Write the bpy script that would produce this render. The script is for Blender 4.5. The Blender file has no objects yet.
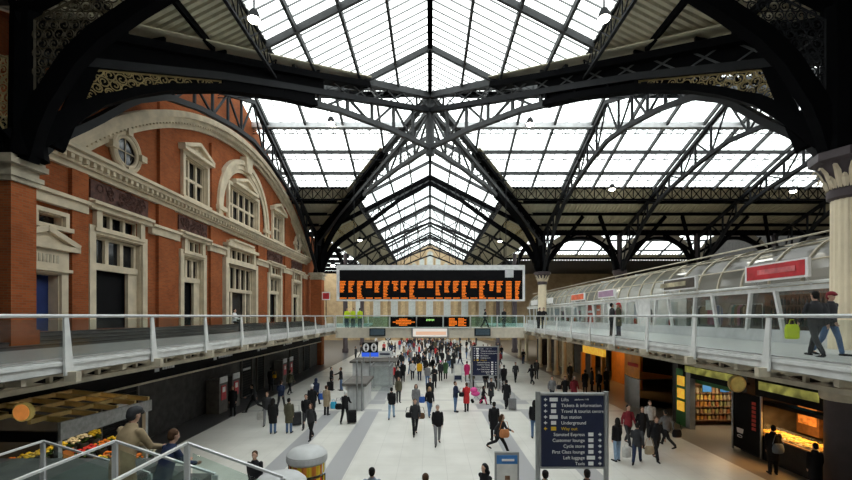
import bpy, bmesh, math, random
from mathutils import Vector, Matrix
random.seed(7)
PI = math.pi
SC = bpy.context.scene
COL = SC.collection
E = 5.65            # eye height above the concourse floor
F = 420.0           # focal length in pixels of the 852 wide frame
def G(px, py, z=0.0):
    Y = (E - z) * F / (py - 316.0)
    return ((px - 430.0) * Y / F, Y)
def XA(px, Y): return (px - 430.0) * Y / F
def ZA(py, Y): return E + (316.0 - py) * Y / F

# ------------------------------------------------------------------ materials
def _nt(name):
    m = bpy.data.materials.new(name); m.use_nodes = True
    nt = m.node_tree
    return m, nt, nt.nodes['Principled BSDF'], nt.nodes['Material Output']
def mat(name, col, rough=0.6, metal=0.0, var=0.12, scale=3.0, spec=0.4, bump=0.0):
    m, nt, b, o = _nt(name)
    tc = nt.nodes.new('ShaderNodeTexCoord')
    n = nt.nodes.new('ShaderNodeTexNoise'); n.inputs['Scale'].default_value = scale; n.inputs['Detail'].default_value = 4
    nt.links.new(tc.outputs['Object'], n.inputs['Vector'])
    r = nt.nodes.new('ShaderNodeValToRGB')
    r.color_ramp.elements[0].position = 0.3; r.color_ramp.elements[1].position = 0.7
    r.color_ramp.elements[0].color = tuple(c * (1 - var) for c in col) + (1,)
    r.color_ramp.elements[1].color = tuple(min(1, c * (1 + var)) for c in col) + (1,)
    nt.links.new(n.outputs['Fac'], r.inputs['Fac']); nt.links.new(r.outputs['Color'], b.inputs['Base Color'])
    b.inputs['Roughness'].default_value = rough; b.inputs['Metallic'].default_value = metal
    b.inputs['Specular IOR Level'].default_value = spec
    if bump:
        bp = nt.nodes.new('ShaderNodeBump'); bp.inputs['Strength'].default_value = bump
        nt.links.new(n.outputs['Fac'], bp.inputs['Height']); nt.links.new(bp.outputs['Normal'], b.inputs['Normal'])
    return m
def emis(name, col, strength, var=0.0, scale=8.0):
    m, nt, b, o = _nt(name)
    b.inputs['Base Color'].default_value = tuple(c * .5 for c in col) + (1,)
    b.inputs['Emission Color'].default_value = tuple(col) + (1,)
    b.inputs['Emission Strength'].default_value = strength
    if var:
        tc = nt.nodes.new('ShaderNodeTexCoord'); n = nt.nodes.new('ShaderNodeTexNoise'); n.inputs['Scale'].default_value = scale
        nt.links.new(tc.outputs['Object'], n.inputs['Vector'])
        r = nt.nodes.new('ShaderNodeValToRGB')
        r.color_ramp.elements[0].position = .35; r.color_ramp.elements[1].position = .65
        r.color_ramp.elements[0].color = tuple(c * (1 - var) for c in col) + (1,)
        r.color_ramp.elements[1].color = tuple(col) + (1,)
        nt.links.new(n.outputs['Fac'], r.inputs['Fac']); nt.links.new(r.outputs['Color'], b.inputs['Emission Color'])
    return m
def glassmat(name, col, gloss=0.08, haze=0.0, hazecol=(.8, .85, .85)):
    m = bpy.data.materials.new(name); m.use_nodes = True; nt = m.node_tree; nt.nodes.clear()
    o = nt.nodes.new('ShaderNodeOutputMaterial')
    t = nt.nodes.new('ShaderNodeBsdfTransparent'); g = nt.nodes.new('ShaderNodeBsdfGlossy'); d = nt.nodes.new('ShaderNodeBsdfTranslucent')
    tc = nt.nodes.new('ShaderNodeTexCoord'); n = nt.nodes.new('ShaderNodeTexNoise'); n.inputs['Scale'].default_value = .35; n.inputs['Detail'].default_value = 3
    nt.links.new(tc.outputs['Object'], n.inputs['Vector'])
    r = nt.nodes.new('ShaderNodeValToRGB'); r.color_ramp.elements[0].position = .35; r.color_ramp.elements[1].position = .6
    r.color_ramp.elements[0].color = tuple(c * .9 for c in col) + (1,); r.color_ramp.elements[1].color = tuple(col) + (1,)
    nt.links.new(n.outputs['Fac'], r.inputs['Fac']); nt.links.new(r.outputs['Color'], t.inputs['Color'])
    g.inputs['Roughness'].default_value = .08; d.inputs['Color'].default_value = tuple(hazecol) + (1,)
    m1 = nt.nodes.new('ShaderNodeMixShader'); m1.inputs[0].default_value = gloss
    m2 = nt.nodes.new('ShaderNodeMixShader'); m2.inputs[0].default_value = haze
    nt.links.new(t.outputs[0], m1.inputs[1]); nt.links.new(g.outputs[0], m1.inputs[2])
    nt.links.new(m1.outputs[0], m2.inputs[1]); nt.links.new(d.outputs[0], m2.inputs[2])
    nt.links.new(m2.outputs[0], o.inputs['Surface'])
    return m
def brickmat(name, c1, c2, mortar, bw=.24, rh=.08):
    m, nt, b, o = _nt(name)
    tc = nt.nodes.new('ShaderNodeTexCoord'); sp = nt.nodes.new('ShaderNodeSeparateXYZ'); ad = nt.nodes.new('ShaderNodeMath'); cb = nt.nodes.new('ShaderNodeCombineXYZ')
    nt.links.new(tc.outputs['Object'], sp.inputs[0]); nt.links.new(sp.outputs['X'], ad.inputs[0]); nt.links.new(sp.outputs['Y'], ad.inputs[1])
    nt.links.new(ad.outputs[0], cb.inputs['X']); nt.links.new(sp.outputs['Z'], cb.inputs['Y'])
    bt = nt.nodes.new('ShaderNodeTexBrick'); bt.inputs['Scale'].default_value = 1; bt.inputs['Brick Width'].default_value = bw; bt.inputs['Row Height'].default_value = rh
    bt.inputs['Mortar Size'].default_value = .008
    bt.inputs['Color1'].default_value = c1 + (1,); bt.inputs['Color2'].default_value = c2 + (1,); bt.inputs['Mortar'].default_value = mortar + (1,)
    nt.links.new(cb.outputs[0], bt.inputs['Vector'])
    n = nt.nodes.new('ShaderNodeTexNoise'); n.inputs['Scale'].default_value = .9; n.inputs['Detail'].default_value = 5
    nt.links.new(tc.outputs['Object'], n.inputs['Vector'])
    mx = nt.nodes.new('ShaderNodeMix'); mx.data_type = 'RGBA'; mx.blend_type = 'MULTIPLY'; mx.inputs[0].default_value = .55
    rp = nt.nodes.new('ShaderNodeValToRGB'); rp.color_ramp.elements[0].position = .3; rp.color_ramp.elements[0].color = (.55, .5, .5, 1); rp.color_ramp.elements[1].position = .65
    nt.links.new(n.outputs['Fac'], rp.inputs['Fac']); nt.links.new(bt.outputs['Color'], mx.inputs[6]); nt.links.new(rp.outputs['Color'], mx.inputs[7])
    nt.links.new(mx.outputs[2], b.inputs['Base Color']); b.inputs['Roughness'].default_value = .9; b.inputs['Specular IOR Level'].default_value = .1
    return m
def floormat():
    m, nt, b, o = _nt('concourse_tiles')
    L = nt.links.new
    tc = nt.nodes.new('ShaderNodeTexCoord'); sp = nt.nodes.new('ShaderNodeSeparateXYZ'); L(tc.outputs['Object'], sp.inputs[0])
    def M(op, a, bb=None):
        n = nt.nodes.new('ShaderNodeMath'); n.operation = op
        for i, q in enumerate((a, bb)):
            if q is None: continue
            if isinstance(q, (int, float)): n.inputs[i].default_value = q
            else: L(q, n.inputs[i])
        return n.outputs[0]
    X, Y = sp.outputs['X'], sp.outputs['Y']
    ax = M('ABSOLUTE', X)
    def band(v, c, w): return M('LESS_THAN', M('ABSOLUTE', M('SUBTRACT', v, c)), w)
    st = M('MAXIMUM', band(ax, 3.45, .4), band(ax, 5.75, .38))
    ym = M('MODULO', M('ADD', Y, 100 - 25.0), 14.0)
    tr = M('MAXIMUM', band(ym, 2.0, .17), band(ym, 5.2, .17))
    chk = M('MULTIPLY', band(ym, 3.6, 1.5), M('GREATER_THAN', M('MULTIPLY', M('SINE', M('MULTIPLY', X, 1.36)), M('SINE', M('MULTIPLY', Y, 2.1))), .05))
    chk = M('MULTIPLY', chk, M('MULTIPLY', M('GREATER_THAN', ax, 2.9), M('LESS_THAN', ax, 6.4)))
    # stripes interrupted by the crossing band
    st = M('MULTIPLY', st, M('SUBTRACT', 1.0, band(ym, 3.6, 1.7)))
    gray = M('MINIMUM', 1.0, M('ADD', M('ADD', st, M('MULTIPLY', tr, .55)), chk))
    jx = M('LESS_THAN', M('MODULO', M('ADD', X, 300.0), .9), .02); jy = M('LESS_THAN', M('MODULO', M('ADD', Y, 300.0), .9), .02)
    joint = M('MAXIMUM', jx, jy)
    n = nt.nodes.new('ShaderNodeTexNoise'); n.inputs['Scale'].default_value = .7; n.inputs['Detail'].default_value = 6; L(tc.outputs['Object'], n.inputs['Vector'])
    r = nt.nodes.new('ShaderNodeValToRGB'); r.color_ramp.elements[0].color = (.57, .56, .515, 1); r.color_ramp.elements[1].color = (.69, .68, .635, 1)
    r.color_ramp.elements[0].position = .3; r.color_ramp.elements[1].position = .7
    L(n.outputs['Fac'], r.inputs['Fac'])
    def mixc(f, a, c):
        q = nt.nodes.new('ShaderNodeMix'); q.data_type = 'RGBA'; L(f, q.inputs[0]); L(a, q.inputs[6])
        q.inputs[7].default_value = c + (1,); return q.outputs[2]
    c = mixc(gray, r.outputs['Color'], (.36, .36, .37))
    c = mixc(M('MULTIPLY', joint, .35), c, (.35, .34, .32))
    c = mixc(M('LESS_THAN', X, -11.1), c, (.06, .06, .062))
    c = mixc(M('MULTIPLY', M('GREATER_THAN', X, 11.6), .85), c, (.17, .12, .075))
    L(c, b.inputs['Base Color']); b.inputs['Roughness'].default_value = .33; b.inputs['Specular IOR Level'].default_value = .35
    return m
MT = {}
def D(k, *a, **kw): MT[k] = mat(k, *a, **kw)
D('black_iron', (.0035, .0036, .0042), .75, spec=.02); D('bar_grey', (.24, .25, .25), .6, spec=.2); D('grey_steel', (.065, .068, .07), .6, spec=.15); D('dark_steel', (.016, .017, .019), .6, spec=.1)
D('white_steel', (.70, .71, .70), .45); D('rail_steel', (.55, .56, .57), .35, metal=.6); D('cream_paint', (.56, .50, .39), .6, var=.2)
D('stone', (.62, .53, .39), .8, var=.16, scale=1.6, spec=.15); D('stone_cap', (.42, .37, .28), .8, var=.25); D('terracotta', (.10, .045, .035), .8, var=.5, scale=5, bump=.6)
D('roof_panel', (.50, .47, .35), .65, var=.1); D('bridge_cream', (.80, .74, .62), .6, var=.08); D('stall_board', (.24, .24, .235), .6, var=.25, scale=8); D('gold_leaf_shaded', (.07, .055, .03), .6, var=.25); D('deck_dark', (.25, .25, .245), .55, var=.1); D('gold_paint', (.60, .44, .18), .5, var=.2); D('gold_leaf', (.46, .36, .17), .5, var=.25)
D('dark_glass', (.012, .014, .018), .08, spec=.6, var=.3); D('black_paint', (.007, .007, .008), .6, spec=.08); D('blue_door', (.015, .035, .15), .5)
D('deck_floor', (.42, .42, .41), .5, var=.1); D('step_stone', (.085, .083, .08), .6, var=.25); D('column_cream', (.80, .69, .50), .55, var=.1, scale=1.2)
D('column_dark', (.06, .045, .05), .5); D('board_white', (.75, .76, .76), .5); D('board_black', (.006, .006, .007), .5, spec=.08)
D('navy_sign', (.012, .018, .055), .4); D('white_print', (.85, .85, .85), .5, var=.02); D('yellow_print', (.75, .48, .03), .5, var=.02)
D('brushed_grey', (.35, .36, .36), .35, metal=.5); D('light_grey', (.58, .59, .60), .45); D('dark_wall', (.022, .021, .021), .6, var=.3); D('mid_wall', (.12, .11, .10), .7, var=.25)
D('red_sign', (.55, .035, .045), .45, var=.25, scale=2.2); D('dark_ad_sign', (.08, .07, .06), .4, var=.5, scale=1.5); D('purple_sign', (.38, .24, .36), .5, var=.15); D('orange_sign', (.75, .14, .06), .5, var=.25, scale=3)
D('orange_wall', (.75, .27, .03), .5); D('green_panel', (.02, .16, .03), .45); D('yellow_poster', (.85, .60, .03), .5); D('red_poster', (.62, .05, .03), .5); D('wood', (.22, .11, .05), .55, var=.3, scale=6)
D('food', (.75, .38, .06), .5, var=.6, scale=14); D('tray', (.5, .45, .35), .4); D('leaf_green', (.05, .13, .03), .7, var=.4); D('bucket', (.08, .08, .09), .4)
D('petal_yellow', (.80, .60, .05), .7, var=.3); D('petal_orange', (.80, .25, .04), .7, var=.3); D('petal_white', (.75, .72, .62), .7); D('petal_red', (.55, .04, .05), .7, var=.3)
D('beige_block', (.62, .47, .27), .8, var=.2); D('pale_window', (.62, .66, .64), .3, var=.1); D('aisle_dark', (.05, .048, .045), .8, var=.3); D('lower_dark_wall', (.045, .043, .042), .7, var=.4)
D('kiosk_grey', (.52, .53, .53), .4); D('blue_print', (.06, .22, .55), .5); D('paper', (.75, .74, .70), .6)
MT['brick'] = brickmat('brick', (.41, .108, .034), (.30, .078, .027), (.26, .14, .07))
MT['beige_brick'] = brickmat('beige_brick', (.62, .46, .27), (.54, .39, .22), (.5, .42, .3))
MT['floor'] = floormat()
MT['skylight'] = glassmat('skylight', (.93, .97, .96), .03, .06)
MT['stair_glass'] = glassmat('stair_glass', (.88, .95, .93), .04, .0)
MT['clear_glass'] = glassmat('clear_glass', (.93, .96, .95), .03, .015)
MT['green_glass'] = glassmat('green_glass', (.78, .91, .88), .04, .02, (.6, .8, .75))
MT['vault_glass'] = glassmat('vault_glass', (.66, .70, .68), .12, .38, (.7, .71, .66))
MT['shop_glass'] = glassmat('shop_glass', (.88, .92, .92), .07, .02)
MT['led_orange'] = emis('led_orange', (1.0, .22, .015), .85); MT['led_green'] = emis('led_green', (.45, .9, .25), .9); MT['lamp_glow'] = emis('lamp_glow', (1.0, .93, .78), 30)
MT['banner_glow'] = emis('banner_glow', (1.0, .62, .42), .55, .0); MT['banner_white'] = emis('banner_white', (1, .93, .86), .55)
MT['screen_glow'] = emis('screen_glow', (.05, .08, .10), .6, .5); MT['sign_lime'] = emis('sign_lime', (.62, .60, .13), .42, .93, 2.6); MT['heat_glow'] = emis('heat_glow', (1.0, .36, .05), 2.6, .85, 7.0)
MT['oven_glow'] = emis('oven_glow', (1.0, .33, .05), .8, .8, 5.0)
MT['cyan_glow'] = emis('cyan_glow', (.1, .75, .95), 1.0); MT['warm_tube'] = emis('warm_tube', (1, .7, .3), 1.6); MT['shop_tube'] = emis('shop_tube', (1, .97, .9), 3.0)
MT['orange_disc'] = emis('orange_disc', (.95, .34, .08), .5, .25, 6.0); MT['blue_glow'] = emis('blue_glow', (.03, .11, .70), .9); MT['yellow_lit'] = emis('yellow_lit', (1, .55, .05), .8, .5, 4.0)
MT['amber_disc'] = emis('amber_disc', (.55, .42, .12), .35, .5, 6.0)

def wloc(o):
    v = Vector((0, 0, 0))
    while o is not None: v = v + o.location; o = o.parent
    return v
# ------------------------------------------------------------------ mesh builder
class MB:
    def __init__(s): s.v = []; s.f = []; s.m = []; s.mi = 0
    def add(s, vs, fs):
        o = len(s.v); s.v += [tuple(v) for v in vs]
        for f in fs: s.f.append(tuple(o + i for i in f)); s.m.append(s.mi)
        return s
    def box(s, x0, x1, y0, y1, z0, z1):
        return s.add([(x0, y0, z0), (x1, y0, z0), (x1, y1, z0), (x0, y1, z0), (x0, y0, z1), (x1, y0, z1), (x1, y1, z1), (x0, y1, z1)],
                     [(3, 2, 1, 0), (4, 5, 6, 7), (0, 1, 5, 4), (1, 2, 6, 5), (2, 3, 7, 6), (3, 0, 4, 7)])
    def beam(s, p, q, w, h, up=(0, 0, 1), w2=None, h2=None):
        p, q, up = Vector(p), Vector(q), Vector(up)
        t = q - p
        if t.length < 1e-6: return s
        t.normalize(); a = t.cross(up)
        if a.length < 1e-4: a = t.cross(Vector((1, 0, 0)))
        a.normalize(); b = a.cross(t)
        w2 = w if w2 is None else w2; h2 = h if h2 is None else h2
        vs = [p - a * w / 2 - b * h / 2, p + a * w / 2 - b * h / 2, p + a * w / 2 + b * h / 2, p - a * w / 2 + b * h / 2,
              q - a * w2 / 2 - b * h2 / 2, q + a * w2 / 2 - b * h2 / 2, q + a * w2 / 2 + b * h2 / 2, q - a * w2 / 2 + b * h2 / 2]
        return s.add(vs, [(3, 2, 1, 0), (4, 5, 6, 7), (0, 1, 5, 4), (1, 2, 6, 5), (2, 3, 7, 6), (3, 0, 4, 7)])
    def sweep(s, pts, side, w, hs):
        """rectangular section along pts; side = constant unit vector across, hs = depth or list of depths"""
        pts = [Vector(p) for p in pts]; side = Vector(side).normalized(); n = len(pts)
        if not isinstance(hs, (list, tuple)): hs = [hs] * n
        rings = []
        for i, p in enumerate(pts):
            t = (pts[min(i + 1, n - 1)] - pts[max(i - 1, 0)]).normalized(); b = side.cross(t).normalized()
            h = hs[i]
            rings.append([p - side * w / 2 - b * h / 2, p + side * w / 2 - b * h / 2, p + side * w / 2 + b * h / 2, p - side * w / 2 + b * h / 2])
        vs = [v for r in rings for v in r]; fs = []
        for i in range(n - 1):
            for k in range(4):
                fs.append((4 * i + k, 4 * i + (k + 1) % 4, 4 * i + 4 + (k + 1) % 4, 4 * i + 4 + k))
        fs += [(3, 2, 1, 0), (4 * n - 4, 4 * n - 3, 4 * n - 2, 4 * n - 1)]
        return s.add(vs, fs)
    def tube(s, pts, r, n=8, closed=False, ell=None):
        pts = [Vector(p) for p in pts]; N = len(pts)
        if not isinstance(r, (list, tuple)): r = [r] * N
        vs, fs = [], []
        ref = None
        for i, p in enumerate(pts):
            if closed: t = pts[(i + 1) % N] - pts[i - 1]
            else: t = pts[min(i + 1, N - 1)] - pts[max(i - 1, 0)]
            if t.length < 1e-9: t = Vector((0, 0, 1))
            t.normalize()
            if ref is None: ref = Vector((1, 0, 0)) if abs(t.x) < .8 else Vector((0, 1, 0))
            a = (ref - t * ref.dot(t)).normalized(); b = t.cross(a); ref = a
            for k in range(n):
                th = 2 * PI * k / n
                vs.append(p + (a * math.cos(th) + b * math.sin(th)) * r[i])
        M = N if closed else N - 1
        for i in range(M):
            j = (i + 1) % N
            for k in range(n):
                fs.append((i * n + k, i * n + (k + 1) % n, j * n + (k + 1) % n, j * n + k))
        if not closed: fs += [tuple(range(n - 1, -1, -1)), tuple((N - 1) * n + k for k in range(n))]
        return s.add(vs, fs)
    def ering(s, rings, n=16):
        """stack of horizontal ellipses (x, y, z, rx, ry), closed ends"""
        vs, fs = [], []
        for (x, y, z, rx, ry) in rings:
            for k in range(n):
                th = 2 * PI * k / n; vs.append((x + rx * math.cos(th), y + ry * math.sin(th), z))
        for i in range(len(rings) - 1):
            for k in range(n): fs.append((i * n + k, i * n + (k + 1) % n, (i + 1) * n + (k + 1) % n, (i + 1) * n + k))
        fs += [tuple(range(n - 1, -1, -1)), tuple((len(rings) - 1) * n + k for k in range(n))]
        return s.add(vs, fs)
    def lathe(s, prof, cx, cy, n=24):
        return s.ering([(cx, cy, z, r, r) for r, z in prof], n)
    def ell(s, c, r, n=12, m=8, rot=None):
        vs, fs = [], []
        for i in range(1, m):
            ph = PI * i / m
            for k in range(n):
                th = 2 * PI * k / n
                vs.append(Vector((r[0] * math.sin(ph) * math.cos(th), r[1] * math.sin(ph) * math.sin(th), r[2] * math.cos(ph))))
        vs += [Vector((0, 0, r[2])), Vector((0, 0, -r[2]))]
        if rot is not None: vs = [rot @ v for v in vs]
        vs = [v + Vector(c) for v in vs]
        for i in range(m - 2):
            for k in range(n): fs.append((i * n + k, (i + 1) * n + k, (i + 1) * n + (k + 1) % n, i * n + (k + 1) % n))
        T = (m - 1) * n
        for k in range(n):
            fs.append((T, k, (k + 1) % n)); fs.append((T + 1, (m - 2) * n + (k + 1) % n, (m - 2) * n + k))
        return s.add(vs, fs)
    def prism(s, poly, vec):
        poly = [Vector(p) for p in poly]; vec = Vector(vec); n = len(poly)
        return s.add(poly + [p + vec for p in poly], [tuple(range(n - 1, -1, -1)), tuple(range(n, 2 * n))] + [(i, (i + 1) % n, n + (i + 1) % n, n + i) for i in range(n)])
    def quad(s, *p): return s.add(p, [tuple(range(len(p)))])
    def mesh(s, name, smooth=False):
        me = bpy.data.meshes.new(name); me.from_pydata(s.v, [], s.f)
        me.polygons.foreach_set('material_index', s.m)
        if smooth:
            me.polygons.foreach_set('use_smooth', [True] * len(me.polygons)); me.set_sharp_from_angle(angle=math.radians(40))
        me.update(); return me
    def build(s, name, m, parent=None, smooth=False, label=None):
        if parent is not None:
            L = wloc(parent)
            s.v = [(a - L.x, b - L.y, c - L.z) for a, b, c in s.v]
        me = s.mesh(name, smooth)
        for x in (m if isinstance(m, (list, tuple)) else [m]): me.materials.append(MT[x] if isinstance(x, str) else x)
        o = bpy.data.objects.new(name, me); COL.objects.link(o)
        if parent is not None: o.parent = parent
        if label: o['label'] = label
        return o
def tag(o, label, cat, group=None, kind=None):
    o['label'] = label; o['category'] = cat
    if group: o['group'] = group
    if kind: o['kind'] = kind
    return o
def thing(name, label, cat, loc=(0, 0, 0), group=None, kind=None, rz=0.0):
    o = bpy.data.objects.new(name, None); o.empty_display_size = .1; COL.objects.link(o); o.location = loc; o.rotation_euler = (0, 0, rz)
    return tag(o, label, cat, group, kind)
def copy_thing(root, loc, rz=None, label=None, scale=None):
    c = root.copy(); COL.objects.link(c); c.location = loc
    if rz is not None: c.rotation_euler = (0, 0, rz)
    if scale: c.scale = (scale,) * 3
    if label: c['label'] = label
    for ch in list(root.children):
        d = ch.copy(); COL.objects.link(d); d.parent = c
        for g in list(ch.children):
            e = g.copy(); COL.objects.link(e); e.parent = d
    return c
def text(name, body, size, m, parent, loc, rot=(PI / 2, 0, 0), align='LEFT', ext=.004):
    cu = bpy.data.curves.new(name, 'FONT'); cu.body = body; cu.size = size; cu.align_x = align; cu.extrude = ext
    t_ = bpy.data.objects.new('tmp', cu); COL.objects.link(t_)
    me = bpy.data.meshes.new_from_object(t_.evaluated_get(bpy.context.evaluated_depsgraph_get())); bpy.data.objects.remove(t_); bpy.data.curves.remove(cu)
    me.name = name; me.materials.clear(); me.materials.append(MT[m]); o = bpy.data.objects.new(name, me); COL.objects.link(o)
    o.parent = parent; L = wloc(parent)
    o.location = (loc[0] - L.x, loc[1] - L.y, loc[2] - L.z); o.rotation_euler = rot
    return o
def lerp(a, b, t): return a + (b - a) * t
def interp(tab, x):
    for (a, b), (c, d) in zip(tab, tab[1:]):
        if a <= x <= c: return b + (d - b) * (x - a) / (c - a)
    return tab[0][1] if x < tab[0][0] else tab[-1][1]
def inside(p, poly):
    x, y = p; r = False; n = len(poly)
    for i in range(n):
        x1, y1 = poly[i]; x2, y2 = poly[(i + 1) % n]
        if (y1 > y) != (y2 > y) and x < (x2 - x1) * (y - y1) / (y2 - y1) + x1: r = not r
    return r
def filigree(mb, poly, fn, step=.4):
    """scrolls and rings filling a 2D polygon, fn maps (u, z) to 3D"""
    us = [p[0] for p in poly]; zs = [p[1] for p in poly]
    n = len(poly)
    for i in range(n): mb.tube([fn(*poly[i]), fn(*poly[(i + 1) % n])], .045, 4)
    rnd = random.Random(3); z = min(zs); row = 0
    while z < max(zs):
        u = min(us) + (row % 2) * step / 2
        while u < max(us):
            if inside((u, z), poly):
                R = step * (.36 + .16 * rnd.random()); a0 = rnd.random() * 6; k = 10
                pts = [fn(u + R * math.cos(a0 + 6.28 * j / k), z + R * math.sin(a0 + 6.28 * j / k)) for j in range(k)]
                mb.tube(pts, .024, 4, closed=True)
                sp = [fn(u + R * .75 * (1 - j / 9) * math.cos(a0 + j * .75), z + R * .75 * (1 - j / 9) * math.sin(a0 + j * .75)) for j in range(8)]
                mb.tube(sp, .022, 4)
            u += step
        z += step * .86; row += 1
# ================================================================== roof geometry
XC, Y0, Y1, YM = 13.1, 13.2, 49.0, 31.1
ZR, ZE = E + 16.6, E + 9.9
KN = (ZR - ZE) / XC; KT = (ZR - ZE) / (YM - Y0); RV = (YM - Y0) / XC
UGN, UGT = 7.6, 10.4
def make_slope(root, tag_, P, ug, ue, v0, v1, ulim_v, bar_step, purlins, big=6.0, closed=True, corr=.32):
    """P(u, v) -> point; v0(u), v1(u): range of v at u; ulim_v(v) -> (umin, umax) where the slope exists"""
    up = Vector((0, 0, 1))
    g = MB(); g.quad(P(0, v0(0)), P(0, v1(0)), P(ug, v1(ug)), P(ug, v0(ug)))
    g.build('glazing', 'skylight', root)
    b = MB(); r = MB(); lo = min(v0(0), v0(ug)); hi = max(v1(0), v1(ug)); v = lo + bar_step; k = 0
    while v < hi:
        a, c = ulim_v(v); c = min(c, ug)
        if c - a > .3:
            p, q = Vector(P(a, v)), Vector(P(c, v))
            if k % int(round(big / bar_step)) == 0: r.beam(p - up * .2, q - up * .2, .16, .32)
            else: b.beam(p - up * .05, q - up * .05, .042, .07)
        v += bar_step; k += 1
    b.build('glazing_bar', 'bar_grey', root)
    if r.v: r.build('rafter', 'grey_steel', root)
    for u in purlins:
        m = MB(); p, q = Vector(P(u, v0(u))), Vector(P(u, v1(u)))
        m.beam(p - up * .18, q - up * .18, .3 if u == 0 else .14, .30, up=(0, 0, 1)); m.build('purlin', 'bar_grey' if u == 0 else 'grey_steel' if u < ug + .2 else 'black_iron', root)
    if closed:
        c = MB(); lo = min(v0(ug), v0(ue)); hi = max(v1(ug), v1(ue)); v = lo; i = 0; last = None
        while v < hi + corr / 2:
            a, d = ulim_v(v); a = max(a, ug); d = min(d, ue)
            if d - a > .02:
                dz = Vector((0, 0, (0, 0, .13, .13)[i % 4]))
                cur = (Vector(P(a, v)) + dz, Vector(P(d, v)) + dz)
                if last: c.quad(last[0], cur[0], cur[1], last[1])
                last = cur
            else: last = None
            v += corr * (.5, .06, .38, .06)[i % 4]; i += 1
        c.build('corrugated_panel', 'roof_panel', root)
def lattice(mb, p, q, depth, n, ch=.09, wb=.05):
    """flat girder hanging below the line p-q"""
    p, q = Vector(p), Vector(q); d = Vector((0, 0, -depth))
    mb.beam(p, q, ch * 1.4, ch); mb.beam(p + d, q + d, ch * 1.4, ch)
    for i in range(n):
        a, b = p.lerp(q, i / n), p.lerp(q, (i + 1) / n)
        mb.beam(a, b + d, wb, wb); mb.beam(a + d, b, wb, wb); mb.beam(a, a + d, wb, wb)
PUN = [0.0, 2.1, 4.2, 6.2]; PUO = [9.4, 11.3]
PUT = [0.0, 2.8, 5.6, 8.2]; PUTO = [12.4, 14.4, 16.4]
NEARV, FARV = -6.0, 98.0
roof = thing('ceiling', 'glazed gable roof over the long hall with corrugated lower slopes', 'ceiling', (0, YM, ZR), kind='structure')
for sx in (-1, 1):
    P = lambda u, v, sx=sx: (sx * u, v, ZR - KN * u)
    make_slope(roof, 'n', P, UGN, XC, lambda u: NEARV, lambda u: YM - RV * u, lambda v: (0, XC if v <= Y0 else (YM - v) / RV), .62, PUN + PUO, big=6.2)
    make_slope(roof, 'f', P, UGN, XC, lambda u: YM + RV * u, lambda u: FARV, lambda v: (0, XC if v >= Y1 else (v - YM) / RV), .9, PUN + PUO, big=6.3, corr=.24)
    # lattice walkway girder along the edge of the glass
    for (a, b) in ((NEARV, YM - RV * UGN), (YM + RV * UGN, 97.5)):
        m = MB(); n = int((b - a) / 1.0)
        lattice(m, (sx * UGN, a, ZR - KN * UGN - .1), (sx * UGN, b, ZR - KN * UGN - .1), .9, n, .1, .05); m.build('lattice_girder', 'dark_steel', roof)
troof = thing('ceiling', 'glazed cross roof with ridge running from the brick facade over the shops', 'ceiling', (0, YM, ZR), kind='structure')
XL, XR = -14.6, 46.0
for sy in (-1, 1):
    for sx, xe in ((-1, -XL), (1, XR)):
        P = lambda u, v, sx=sx, sy=sy: (sx * v, YM + sy * u, ZR - KT * u)
        make_slope(troof, 't', P, UGT, YM - Y0, lambda u: u / RV, lambda u, xe=xe: xe, lambda v: (0, v * RV), 1.0, PUT + PUTO, big=3.0, corr=.36)
        m = MB(); yy = YM + sy * UGT; zz = ZR - KT * UGT
        n = int((xe - UGT / RV) / .95)
        lattice(m, (sx * UGT / RV, yy, zz - .05), (sx * xe, yy, zz - .05), 1.15, n, .14, .07); m.build('lattice_girder', 'black_iron', troof)
        # light lattice under the purlins
        m = MB()
        for u in (2.8, 5.6, 8.2):
            n = int((xe - u / RV) / 1.1); lattice(m, (sx * u / RV, YM + sy * u, ZR - KT * u - .3), (sx * xe, YM + sy * u, ZR - KT * u - .3), .55, n, .05, .03)
        m.build('purlin_lattice', 'dark_steel', troof)
# pale walkway beam hung under the cross ridge
for sx, xe in ((-1, -XL), (1, XR)):
    m = MB(); m.beam((sx * .8, 33.9, E + 15.35), (sx * xe, 33.9, E + 15.35), .5, .42); b = m.build('walkway_beam', 'rail_steel', troof)
# second glazed bay beyond the shops and lean-to over the far aisle
broof = thing('ceiling', 'glazed bay roof seen through the arches behind the shops', 'ceiling', (29, 62, E + 15), kind='structure')
for sy in (-1, 1):
    P = lambda u, v, sy=sy: (v, 62 + sy * u, E + 15.0 - .3923 * u)
    make_slope(broof, 'b', P, 11.0, 13.0, lambda u: 13.3, lambda u: XR, lambda v: (0, 13), 1.2, [0, 3.2, 6.4, 9.4, 12], big=3.6, corr=.5)
for xa, xb, ya, yb, lab in ((-26, -XC, Y1, 98, 'glazed lean-to roof over the aisle beyond the brick facade'), (XC, XR, 75, 98, 'dark flat roof beyond the side bay')):
    t0 = thing('ceiling', lab, 'ceiling', ((xa + xb) / 2, ya, E + 9.9), kind='structure'); z = E + 9.95
    if xa > 0: m = MB(); m.box(xa, xb, ya, yb, z - .1, z); m.build('panel', 'aisle_dark', t0); continue
    m = MB(); m.quad((xa, ya, z), (xb, ya, z), (xb, yb, z), (xa, yb, z)); m.build('glazing', 'skylight', t0)
    m = MB(); y = ya + .5
    while y < yb: m.box(xa, xb, y, y + .06, z - .1, z); y += 1.3
    m.build('glazing_bar', 'grey_steel', t0); m = MB(); y = ya + .4
    while y < yb: m.box(xa, xb, y, y + .3, z - .6, z - .05); y += 6.1
    m.build('rafter', 'black_iron', t0)

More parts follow.
